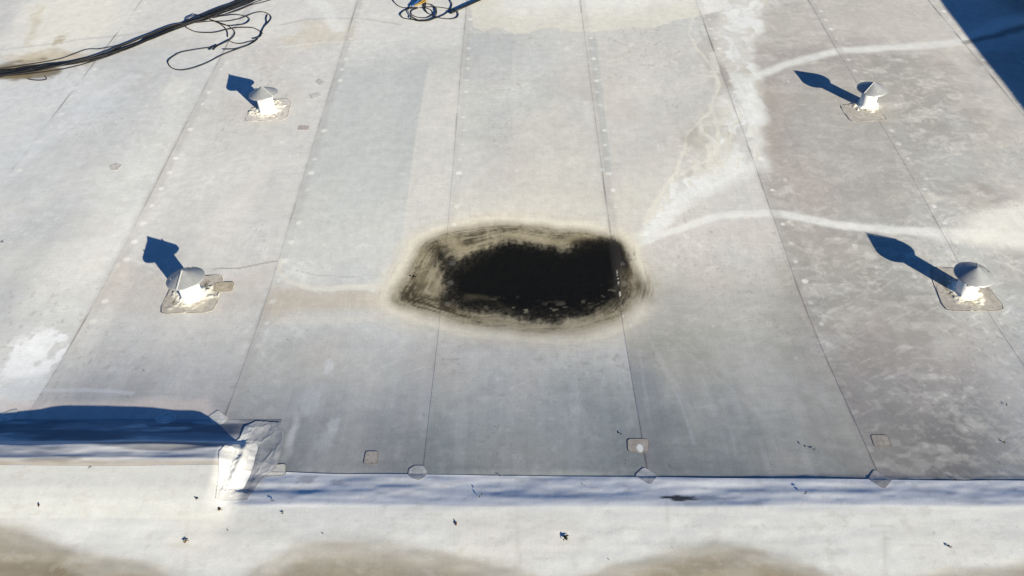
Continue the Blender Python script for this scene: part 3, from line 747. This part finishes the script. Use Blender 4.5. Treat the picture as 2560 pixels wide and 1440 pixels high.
patch('repair_patch', [(-2.758, 8.957), (-2.622, 8.948), (-2.614, 8.848), (-2.760, 8.857)], (176, 166, 162), seed=1, label='small brown patch beside the lap')
patch('repair_patch', [(-2.730, 10.048), (-2.698, 10.122), (-2.616, 10.036), (-2.656, 9.941)], (192, 192, 188), rim=(152, 150, 146), seed=2, n=24)
patch('repair_patch', [(-2.761, 9.695), (-2.654, 9.766), (-2.591, 9.684), (-2.705, 9.594)], (194, 194, 190), rim=(156, 154, 150), seed=3, n=24)
patch('repair_patch', [(-4.870, 8.010), (-4.808, 8.078), (-4.717, 8.036), (-4.745, 7.922), (-4.824, 7.932)], (186, 180, 176), seed=4, n=24)
patch('repair_patch', [(-3.095, 6.074), (-2.899, 6.088), (-2.888, 5.944), (-3.074, 5.931)], (178, 168, 148), lift=.006, rim=(150, 140, 122), seed=5)
patch('repair_patch', [(-1.223, 3.893), (-1.116, 3.893), (-1.104, 3.754), (-1.223, 3.755)], (166, 160, 152), rim=(120, 112, 104), seed=6)
patch('repair_patch', [(0.978, 4.028), (1.161, 4.028), (1.141, 3.880), (0.968, 3.889)], (168, 160, 152), rim=(124, 114, 106), seed=7, hole=(*(1.073, 3.923), .028, .045), n=48, rings=16, label='brown repair patch torn open in the middle')
patch('repair_patch', [(3.055, 4.069), (3.198, 4.069), (3.193, 3.947), (3.042, 3.938)], (172, 164, 154), rim=(124, 114, 104), seed=8)
patch('lap_joint_patch', [(-0.842, 3.704), (-0.800, 3.741), (-0.728, 3.741), (-0.691, 3.688), (-0.698, 3.621), (-0.746, 3.587), (-0.806, 3.603), (-0.843, 3.646)], (178, 178, 178), rim=(160, 158, 156), seed=9)
patch('lap_joint_patch', [(0.992, 3.640), (1.081, 3.729), (1.186, 3.639), (1.106, 3.539)], (176, 178, 180), rim=(150, 150, 154), seed=10)
patch('lap_joint_patch', [(2.868, 3.601), (2.958, 3.703), (3.064, 3.593), (2.969, 3.500), (2.944, 3.500)], (174, 170, 168), rim=(150, 145, 142), seed=11)
patch('lap_joint_patch', [(-2.654, 4.268), (-2.588, 4.353), (-2.467, 4.260), (-2.504, 4.194), (-2.565, 4.173)], (206, 204, 200), rim=(190, 188, 186), seed=12)
patch('lap_joint_patch', [(-3.114, 4.258), (-3.025, 4.347), (-2.935, 4.286), (-2.928, 4.222), (-2.993, 4.192), (-3.073, 4.203)], (204, 202, 198), rim=(226, 224, 220), seed=13)
patch('lap_joint_patch', [(-4.524, 4.264), (-4.352, 4.363), (-4.304, 4.234), (-4.383, 4.214), (-4.489, 4.193)], (204, 202, 198), rim=(186, 184, 182), seed=14)
patch('repair_patch', [(-1.997, 3.748), (-1.856, 3.764), (-1.835, 3.642), (-2.000, 3.626)], (214, 210, 200), rim=(120, 116, 112), seed=15, mottle=.05, label='pale square patch on the step of the divider')

# ------------------------------------------------------------------ roof vents
M_PIPE = plain_material('white_painted_pipe', (.80, .79, .76), .45, 0, .4, .05, 12, .1)
M_CAP = plain_material('galvanised_sheet', (.31, .315, .32), .45, .30, .5, .10, 14)
M_RIB = plain_material('bright_folded_metal', (.55, .55, .54), .35, .3, .5, .06, 20)
M_SEAL = plain_material('white_sealant', (.78, .76, .70), .7, 0, .3, .12, 60, .8)

def lathe(profile, n=48, closed_top=False):
    V = []; F = []
    for r, z in profile:
        for k in range(n):
            a = 2 * math.pi * k / n
            V.append((r * math.cos(a), r * math.sin(a), z))
    for i in range(len(profile) - 1):
        for k in range(n):
            F.append((i * n + k, i * n + (k + 1) % n, (i + 1) * n + (k + 1) % n, (i + 1) * n + k))
    return V, F

def vent(px, label, rib_angle, flange, flange_col, seed, cap_tilt=0.0):
    cx, cy = px
    z0 = float(H(cx, cy))
    v = empty('roof_vent', (cx, cy, z0))
    tag(v, label, 'vent', 'roof vents with conical caps')
    rp, hp = .103, .215
    V, F = lathe([(rp * .9, -.05), (rp + .001, -.05), (rp, .02), (rp, hp), (rp - .006, hp), (rp - .008, .0)])
    mesh_obj('pipe', V, F, M_PIPE, v)
    rc, zr, hc = .188, .246, .100
    V, F = lathe([(.0005, zr + hc - .004), (rc - .006, zr - .003), (rc - .001, zr - .012), (rc + .002, zr - .011), (rc + .002, zr - .002), (rc - .004, zr + .004), (.006, zr + hc - .0035), (.0005, zr + hc)], 72)
    def lean(pts):      # a cap knocked out of level, about the rim centre
        p = np.array(pts, float) - [0, 0, zr]; ax = np.array([-.777, -.629, 0]); th = math.radians(cap_tilt)
        r_ = p * math.cos(th) + np.cross(ax, p) * math.sin(th) + ax * (p @ ax)[:, None] * (1 - math.cos(th))
        return r_ + [0, 0, zr]
    cap = mesh_obj('cap', lean(V), F, M_CAP, v)
    a = math.radians(rib_angle)
    p0 = np.array([.008 * math.cos(a), .008 * math.sin(a), zr + hc]); p1 = np.array([rc * math.cos(a), rc * math.sin(a), zr + .005])
    s = np.array([-math.sin(a), math.cos(a), 0]); 
    pts = []
    for t in np.linspace(0, 1, 12):
        c = p0 + (p1 - p0) * t
        pts += [c - s * .006 + [0, 0, -.001], c - s * .0045 + [0, 0, .0065], c + s * .0045 + [0, 0, .0065], c + s * .006 + [0, 0, -.001]]
    F = []
    for i in range(11):
        for k in range(3): F.append((i * 4 + k, i * 4 + k + 1, i * 4 + 5 + k, i * 4 + 4 + k))
    F += [(0, 1, 2, 3), (47, 46, 45, 44)]
    mesh_obj('cap_seam', lean(pts), F, M_RIB, cap, smooth=False)
    for k in range(3):
        b = math.radians(rib_angle + 60 + 120 * k)
        q = np.array([math.cos(b), math.sin(b), 0]); s = np.array([-math.sin(b), math.cos(b), 0])
        pts = []
        for r, z in ((rp + .002, hp - .06), (rp + .002, hp + .01), (rp + .03, zr + .035)):
            for e in (-.011, .011):
                for w in (0, .003): pts.append(q * (r + w) + s * e + np.array([0, 0, z]))
        F = []
        for i in range(2):
            o4 = i * 4
            F += [(o4, o4 + 2, o4 + 6, o4 + 4), (o4 + 1, o4 + 5, o4 + 7, o4 + 3), (o4, o4 + 4, o4 + 5, o4 + 1), (o4 + 2, o4 + 3, o4 + 7, o4 + 6)]
        mesh_obj('bracket', pts, F, M_RIB, v, smooth=False)
    # lumpy skirt of sealant round the foot
    n = 72; rad = [rp + .001, rp + .006, rp + .018, rp + .036]
    V = []; F = []
    for j, r in enumerate(rad):
        for k in range(n):
            t = 2 * math.pi * k / n
            w = float(fbm(np.array(math.cos(t) * 2.2), np.array(math.sin(t) * 2.2), 4, 700 + seed))
            r2 = r + (r - rp) * .9 * w
            zz = (.034, .024, .014, .006)[j] + (.007 * w if j < 3 else 0)
            x, y = r2 * math.cos(t), r2 * math.sin(t)
            V.append((x, y, zz + float(H(cx + x, cy + y)) - z0))
    for j in range(3):
        for k in range(n): F.append((j * n + k, (j + 1) * n + k, (j + 1) * n + (k + 1) % n, j * n + (k + 1) % n))
    mesh_obj('sealant_collar', V, F, M_SEAL, v)
    # welded flange with splashed coating
    fo = patch('flange', flange, flange_col, lift=.003, parent=None, seed=seed, n=120, rings=46, rim=tuple(max(0, c - 9) for c in flange_col), mat=M_SPLASH)
    me = fo.data; co = np.zeros(len(me.vertices) * 3); me.vertices.foreach_get('co', co); co = co.reshape(-1, 3)
    ca = np.zeros(len(me.vertices) * 4, np.float32); at = me.color_attributes['soil']; at.data.foreach_get('color', ca); ca = ca.reshape(-1, 4)
    r = np.hypot(co[:, 0] - cx, co[:, 1] - cy)
    nz = fbm(co[:, 0] * 9, co[:, 1] * 9, 4, 720 + seed, .6); nz2 = fbm(co[:, 0] * 22, co[:, 1] * 22, 3, 730 + seed)
    m = 1 - sstep(.12, .22, r - .085 * nz - .035 * nz2)
    ca[:, :3] = mixc(ca[:, :3].astype(float), tone(226, 221, 206), m * .92)
    dk = (1 - sstep(.08, .16, np.hypot(co[:, 0] - cx + .12 * math.cos(seed), co[:, 1] - cy - .10) + .07 * nz2)) * sstep(.0, .4, nz2 + .2)
    ca[:, :3] = mixc(ca[:, :3].astype(float), tone(74, 66, 52), dk * .85)
    dk2 = sstep(.45, .75, fbm(co[:, 0] * 16, co[:, 1] * 16, 3, 740 + seed)) * (1 - sstep(.2, .3, r))
    ca[:, :3] = mixc(ca[:, :3].astype(float), tone(140, 130, 112), dk2 * .7)
    at.data.foreach_set('color', ca.ravel())
    co[:, 2] += .006 * np.clip(m, 0, 1) * (1 + nz2); co -= np.array([cx, cy, z0])
    me.vertices.foreach_set('co', co.ravel()); me.update()
    fo.parent = v
    return v

vent((-3.253, 9.325), 'conical-capped white vent nearest the loose cables', -35, [(-3.444, 9.560), (-2.969, 9.612), (-2.949, 9.079), (-3.507, 9.051)], (196, 190, 184), 1, 6)
vent((-3.281, 5.881), 'conical-capped white vent on a large square flange above the divider', -98, [(-3.540, 6.142), (-3.025, 6.207), (-2.985, 5.637), (-3.543, 5.605)], (180, 173, 163), 2, 6.5)
vent((4.746, 9.441), 'conical-capped white vent nearest the big corner shadow', -140, [(4.382, 9.442), (4.850, 9.501), (4.926, 9.080), (4.421, 9.036)], (176, 170, 161), 3)
vent((4.678, 5.955), 'conical-capped white vent at the right edge of the roof', 60, [(4.433, 6.324), (4.917, 6.294), (5.000, 5.676), (4.351, 5.655)], (176, 170, 161), 4)

# ------------------------------------------------------------------ cables
M_CAB = plain_material('black_cable_jacket', (.007, .007, .008), .5, 0, .25, .3, 40)
M_CAB2 = plain_material('weathered_cable_jacket', (.022, .020, .019), .6, 0, .3, .3, 40)
M_BLUE = plain_material('blue_cable_wrap', (.03, .09, .25), .5, 0, .4, .2, 40)
M_YEL = plain_material('yellow_cable_wrap', (.30, .19, .03), .5, 0, .4, .3, 60, col2=(.22, .14, .04))
rng = random.Random(7)

def cable(name, plan, r, mat, parent, lift=0.0, arch=None, per=8, seed=0):
    pts = catmull(plan, per)
    z = H(pts[:, 0], pts[:, 1]) + r * .45 + lift + .001
    if arch is not None:
        t = np.linspace(0, 1, len(pts)); z = z + np.interp(t, *zip(*arch))
    z = z + .003 * np.abs(fbm(np.arange(len(pts)) * .13, np.zeros(len(pts)), 2, 800 + seed))
    V, F = tube(np.column_stack([pts, z]), r, 6)
    return mesh_obj(name, V, F, mat, parent)

BUNDLE = [(-11.329, 9.024), (-10.141, 9.408), (-9.009, 9.664), (-7.944, 9.915), (-7.467, 10.069), (-7.182, 10.178), (-6.895, 10.290), (-6.601, 10.401), (-6.305, 10.516), (-5.976, 10.709), (-5.670, 10.998), (-5.410, 11.294), (-5.150, 11.628), (-4.857, 11.896), (-4.561, 12.197), (-4.261, 12.539), (-3.960, 12.948), (-3.562, 13.643), (-2.746, 14.692), (-1.388, 16.051)]
cb = empty('cable_bundle', (BUNDLE[10][0], BUNDLE[10][1], 0.0))
tag(cb, 'long bundle of black cables lying across the far left of the roof', 'cable bundle')
def local(o, p):
    o.parent = p; o.matrix_parent_inverse.identity(); o.location = (-p.location[0], -p.location[1], -p.location[2])
def strand(k, off, r, mat, amp, hz):
    pl = []
    P_ = np.array(BUNDLE); T = np.gradient(P_, axis=0); T /= np.linalg.norm(T, axis=1)[:, None]; S = np.stack([-T[:, 1], T[:, 0]], 1)
    for i, p in enumerate(P_):
        w = float(fbm(np.array(i * .45 + k * 3.7), np.array(k * 1.3), 3, 820))
        spread = 1.5 if i < 9 else (.8 if i < 14 else 1.1)
        pl.append(tuple(p + S[i] * (off * spread + amp * w)))
    o = cable('cable', pl, r, mat, None, lift=hz, per=10, seed=k)
    local(o, cb)
for k in range(20):
    off = (k % 4 - 1.5) * .011 + rng.uniform(-.005, .005)
    strand(k, off, rng.choice((.0052, .0062, .0080)), M_CAB if k % 5 else M_CAB2, .030 if k < 10 else .11, .008 * (k // 4) * (1 if k < 11 else .3))

def plan7(s):
    return None
LOOPS = [
    ([(-3.822, 11.256), (-3.899, 11.097), (-4.024, 10.974), (-4.212, 10.790), (-4.376, 10.556), (-4.521, 10.402), (-4.685, 10.327), (-4.831, 10.380), (-4.934, 10.530), (-4.944, 10.635), (-4.906, 10.741), (-4.828, 10.848), (-4.636, 10.935), (-4.423, 11.015), (-4.299, 11.128), (-4.226, 11.242), (-4.197, 11.392), (-4.234, 11.517), (-4.358, 11.670), (-4.553, 11.804), (-4.698, 11.883)], .0072),
    ([(-5.016, 11.654), (-4.960, 11.588), (-4.828, 11.487), (-4.660, 11.450), (-4.501, 11.466), (-4.362, 11.542), (-4.219, 11.606), (-4.081, 11.618), (-3.947, 11.594), (-3.827, 11.492), (-3.776, 11.429)], .0068),
    ([(-4.665, 11.923), (-4.555, 11.979), (-4.362, 12.033), (-4.210, 12.004), (-4.102, 11.920), (-4.074, 11.825), (-4.124, 11.721), (-4.271, 11.670), (-4.398, 11.683), (-4.590, 11.803), (-4.698, 11.883)], .0064),
    ([(-4.922, 11.774), (-4.659, 11.830), (-4.435, 11.829), (-4.321, 11.868), (-4.249, 11.908), (-4.169, 11.989), (-4.053, 12.112), (-3.933, 12.138), (-3.813, 12.052), (-3.755, 11.930), (-3.764, 11.799), (-3.801, 11.656), (-3.805, 11.505), (-3.811, 11.342), (-3.822, 11.256)], .0068),
    ([(-3.835, 12.039), (-3.824, 11.904), (-3.787, 11.759), (-3.801, 11.656), (-3.805, 11.480)], .0062),
    ([(-3.802, 11.492), (-3.790, 11.330), (-3.888, 11.256)], .0072),
    ([(-4.223, 11.204), (-4.142, 11.144), (-4.036, 11.121), (-3.919, 11.183), (-3.819, 11.244)], .0064),
    ([(-3.819, 11.244), (-3.866, 11.134), (-3.959, 11.024), (-4.094, 10.950), (-4.249, 10.934)], .0064),
    ([(-5.056, 11.788), (-5.042, 11.910), (-4.963, 11.964), (-4.882, 11.964), (-4.783, 11.924), (-4.685, 11.950)], .0072),
    ([(-4.637, 11.843), (-4.488, 11.723), (-4.369, 11.568), (-4.316, 11.454), (-4.284, 11.329)], .0072),
    ([(-4.391, 10.918), (-4.364, 11.016), (-4.299, 11.128), (-4.226, 11.242)], .0072),
    ([(-4.440, 10.904), (-4.414, 11.002), (-4.360, 11.065)], .0068),
]
lc = empty('cable_loops', ((-4.316, 11.479)[0], (-4.316, 11.479)[1], 0.0))
tag(lc, 'slack loops of thin black cable spilling from the bundle', 'cable')
for k, (pl, r) in enumerate(LOOPS):
    o = cable('cable', pl, r, M_CAB if k % 3 else M_CAB2, None, lift=.004 * (k % 3), arch=[(0, 0), (.5, .03 if k == 8 else .002), (1, 0)], seed=30 + k)
    local(o, lc)
for pl in ([(-4.588, 12.156), (-4.604, 12.267), (-4.550, 12.282), (-4.479, 12.325), (-4.439, 12.398), (-4.498, 12.688)], [(-4.439, 12.398), (-4.405, 12.599), (-4.382, 12.775)], [(-4.605, 12.005), (-4.358, 12.172), (-4.195, 12.369), (-4.044, 12.465), (-3.826, 12.621), (-3.661, 12.771)], [(-4.622, 11.951), (-4.322, 12.257), (-4.122, 12.495), (-3.903, 12.679)], [(-7.412, 10.310), (-6.969, 10.460), (-6.530, 10.645), (-6.263, 10.926), (-6.067, 10.952), (-5.816, 11.075), (-5.628, 11.223), (-5.452, 11.423)], [(-7.330, 10.133), (-6.957, 10.177), (-6.602, 10.265), (-6.260, 10.401), (-5.950, 10.637), (-5.738, 10.854)], [(-6.740, 10.065), (-6.587, 10.032), (-6.484, 10.065), (-6.543, 10.153)]):
    o = cable('cable', pl, .0055, M_CAB2, None, lift=.002, per=8, seed=50)
    local(o, cb)

def c8(s): return s
COIL = [
    ([(-1.975, 12.776), (-1.909, 12.524), (-1.808, 12.348), (-1.719, 12.292), (-1.624, 12.293), (-1.496, 12.292)], .007),
    ([(-1.496, 12.292), (-1.668, 12.223), (-1.740, 12.112), (-1.744, 12.031), (-1.698, 11.937), (-1.619, 11.895), (-1.460, 11.855), (-1.336, 11.856), (-1.185, 11.922), (-1.067, 12.042), (-0.982, 12.204), (-0.960, 12.383), (-0.993, 12.525), (-1.056, 12.728)], .0068),
    ([(-1.606, 12.307), (-1.647, 12.195), (-1.616, 12.072), (-1.562, 11.962), (-1.460, 11.855), (-1.365, 11.829), (-1.245, 11.895), (-1.190, 12.003), (-1.209, 12.192), (-1.236, 12.302), (-1.306, 12.388), (-1.397, 12.404)], .0072),
    ([(-1.495, 12.278), (-1.583, 12.195), (-1.586, 12.086), (-1.535, 12.003), (-1.436, 11.949), (-1.336, 11.948), (-1.255, 12.029), (-1.249, 12.123), (-1.286, 12.205), (-1.368, 12.276), (-1.464, 12.291)], .0068),
    ([(-1.434, 12.710), (-1.402, 12.304), (-1.351, 12.137), (-1.255, 12.029), (-1.136, 11.936), (-0.984, 11.896), (-0.874, 11.936), (-0.841, 12.029), (-0.858, 12.137), (-0.900, 12.204), (-1.016, 12.245), (-1.198, 12.302), (-1.402, 12.304)], .0064),
    ([(-1.579, 12.003), (-1.584, 11.922), (-1.516, 11.855), (-1.413, 11.816), (-1.273, 11.842), (-1.199, 11.949), (-1.187, 12.137), (-1.208, 12.274)], .0065),
    ([(-1.410, 12.739), (-1.379, 12.346), (-1.378, 12.248), (-1.321, 12.082)], .0055),
]
kc = empty('cable_coil', ((-1.323, 12.109)[0], (-1.323, 12.109)[1], 0.0))
tag(kc, 'coiled black cables with a blue and yellow wrapped end', 'cable coil')
for k, (pl, r) in enumerate(COIL):
    o = cable('cable', pl, r, M_CAB if k % 2 else M_CAB2, None, lift=.005 * (k % 3), seed=60 + k)
    local(o, kc)
for pl, mat, w in (([(-1.592, 12.293), (-1.516, 12.449), (-1.451, 12.769), (-1.417, 13.006)], M_BLUE, .016), ([(-1.555, 12.306), (-1.462, 12.419), (-1.383, 12.563), (-1.289, 12.883)], M_YEL, .013), ([(-1.531, 12.321), (-1.434, 12.390), (-1.344, 12.562), (-1.247, 12.852)], M_YEL, .008)):
    pts = catmull(pl, 8)
    z = H(pts[:, 0], pts[:, 1]) + .03 + .02 * np.linspace(0, 1, len(pts))
    V, F = tube(np.column_stack([pts, z]), np.linspace(.010, w * 1.7, len(pts)), 8)
    o = mesh_obj('cable_wrap', V, F, mat, None)
    local(o, kc)

rod_pl = [(-0.962, 12.069), (-0.763, 12.271), (-0.516, 12.516), (-0.261, 12.770), (0.000, 13.076)]
rd = empty('black_conduit', (*rod_pl[0], 0.0))
tag(rd, 'straight black conduit lying beside the cable coil', 'conduit')
z = [float(H(*p)) + .026 for p in rod_pl]
pts = np.column_stack([np.array(rod_pl), z])
V, F = tube(pts, .017, 12); o = mesh_obj('tube', V, F, M_CAB, None); local(o, rd)
V, F = tube(np.array([pts[0], pts[0] + (pts[1] - pts[0]) / np.linalg.norm(pts[1] - pts[0]) * .09]), .0195, 12); o = mesh_obj('end_sleeve', V, F, M_CAB, None); local(o, rd)

# ------------------------------------------------------------------ leaves and twigs
M_LEAF = [plain_material('dry_leaf_dark', (.030, .028, .016), .7, 0, .2, .3, 60), plain_material('dry_leaf_brown', (.13, .065, .03), .7, 0, .2, .35, 60), plain_material('dry_leaf_black', (.015, .014, .012), .7, 0, .2, .3, 60)]
def leaf_clump(px, size, n, mi, label, seed, name='dry_leaves', cat='leaves', flat=.5, group='scraps of dry leaf on the roof'):
    r = random.Random(seed); x, y = px; z = float(H(x, y)) + float(level(x, y)) + .001
    V = []; F = []
    for k in range(n):
        a = r.uniform(0, 6.28); d = r.uniform(0, size * .6) if n > 1 else 0
        cx, cy = d * math.cos(a), d * math.sin(a)
        L = size * r.uniform(.55, 1.0); w = L * r.uniform(.25, .5); b = r.uniform(0, 6.28)
        tz = r.uniform(.0, .5) * size * flat
        u = np.array([math.cos(b), math.sin(b)]); s = np.array([-u[1], u[0]])
        base = len(V)
        for t, ww, hh in ((-.5, .08, 0), (-.2, .9, .18), (.15, 1, .1), (.5, .06, .3)):
            for e in (-1, 0, 1):
                p = np.array([cx, cy]) + u * L * t + s * w * .5 * ww * e
                V.append((p[0], p[1], tz + hh * L * flat + (abs(e) * .12 * L * flat)))
        for i in range(3):
            for e in range(2):
                q = base + i * 3 + e
                F.append((q, q + 1, q + 4, q + 3))
    o = mesh_obj(name, V, F, M_LEAF[mi], None)
    o.location = (x, y, z)
    md = o.modifiers.new('thickness', 'SOLIDIFY'); md.thickness = .0015
    tag(o, label, cat, group, 'thing')
    return o
leaf_clump((0.398, 3.056), .042, 9, 2, 'largest black leaf scrap on the pale foreground membrane', 1)
leaf_clump((-2.254, 3.285), .030, 6, 1, 'reddish brown leaf scrap just below the crumpled corner', 2)
leaf_clump((-2.449, 3.034), .030, 6, 1, 'brown leaf scrap low on the left foreground', 3)
leaf_clump((3.261, 2.990), .032, 4, 2, 'dark leaf scrap low on the right foreground', 4)
leaf_clump((-1.033, 6.182), .040, 2, 2, 'black leaf lying in the brown left end of the dried pond', 5)
leaf_clump((-0.427, 3.173), .045, 1, 1, 'thin brown twig scrap on the middle foreground', 6)
leaf_clump((-1.875, 3.372), .028, 2, 2, 'dark leaf scrap on the lip right of the crumpled corner', 7)
leaf_clump((-1.773, 3.258), .026, 3, 0, 'dark leaf scrap below the lip right of the crumpled corner', 8)
leaf_clump((-2.445, 3.365), .022, 5, 0, 'scattered leaf crumbs left of the crumpled corner', 9)
leaf_clump((2.459, 3.942), .030, 2, 2, 'left of two dark leaf scraps on the right grey sheet', 10)
leaf_clump((2.528, 3.903), .022, 2, 2, 'right of two dark leaf scraps on the right grey sheet', 11)
leaf_clump((2.319, 3.436), .030, 2, 2, 'dark leaf scrap on the shaded slope at right', 12)
leaf_clump((0.928, 4.072), .022, 2, 2, 'dark leaf scrap beside the torn brown patch', 13)
leaf_clump((4.377, 4.412), .026, 2, 2, 'dark leaf scrap on the rightmost grey sheet', 14)
leaf_clump((4.149, 3.991), .024, 2, 2, 'dark leaf scrap near the lower right edge of the grey sheet', 15)
leaf_clump((5.824, 7.323), .030, 1, 2, 'dark leaf on the white wash at the right edge', 16)
leaf_clump((-3.652, 3.306), .032, 1, 1, 'brown twig scrap on the left white foreground', 17)
leaf_clump((-3.360, 3.617), .022, 2, 2, 'dark leaf scrap on the left lap of the divider', 18)
leaf_clump((-0.097, 3.642), .020, 2, 2, 'dark leaf scrap on the middle of the flashing lap', 19)
leaf_clump((3.559, 3.595), .022, 2, 2, 'dark leaf scrap on the right end of the flashing lap', 20)
leaf_clump((-1.430, 3.091), .016, 1, 0, 'dark speck of leaf above the middle mud', 21)
leaf_clump((-3.408, 4.826), .030, 1, 0, 'thin dark leaf on the grey sheet below the left flange', 22)
leaf_clump((-5.516, 6.603), .030, 1, 1, 'brown leaf at the far left edge', 23)
leaf_clump((-0.252, 3.431), .030, 2, 0, 'dark leaf scrap on the blue shaded slope', 24)

# specks of grit, too many and too small to tell apart
def grit():
    r = random.Random(3); V = []; F = []
    for k in range(70):
        x = r.uniform(-5, 6); y = r.choice((r.uniform(2.8, 4.5), r.uniform(2.8, 10)))
        s = r.uniform(.002, .0055); z = float(H(x, y)) + .006
        b = len(V); a = r.uniform(0, 6.28)
        for j in range(3):
            V.append((x + s * math.cos(a + j * 2.1), y + s * math.sin(a + j * 2.1), z))
        V.append((x, y, z + s))
        F += [(b, b + 1, b + 3), (b + 1, b + 2, b + 3), (b + 2, b, b + 3)]
    o = mesh_obj('grit', V, F, M_LEAF[0], None, smooth=False)
    tag(o, 'fine dark grit scattered over the roof', 'grit', kind='stuff')
grit()

# ------------------------------------------------------------------ neighbouring higher wall whose shadow falls on the far right corner
M_WALL = plain_material('painted_wall_render', (.62, .60, .56), .8, 0, .2, .08, 3, .2)
def wall_box(name, x0, x1, y0, y1, z0, z1, mat, parent):
    V = [(x, y, z) for z in (z0, z1) for y in (y0, y1) for x in (x0, x1)]
    F = [(0, 2, 3, 1), (4, 5, 7, 6), (0, 1, 5, 4), (2, 6, 7, 3), (0, 4, 6, 2), (1, 3, 7, 5)]
    return mesh_obj(name, V, F, mat, parent, smooth=False)
wl = empty('side_wall', (9.25, 9.0, 0))
tag(wl, 'low rendered wall along the right side, shading the far corner', 'wall')
SH = 0.955
o = wall_box('wall_body', 9.12, 9.40, 2.0, 20.0, -.3, SH - .06, M_WALL, None); local(o, wl)
o = wall_box('coping', 9.08, 9.44, 1.98, 20.02, SH - .06, SH, M_CAP, None); local(o, wl)
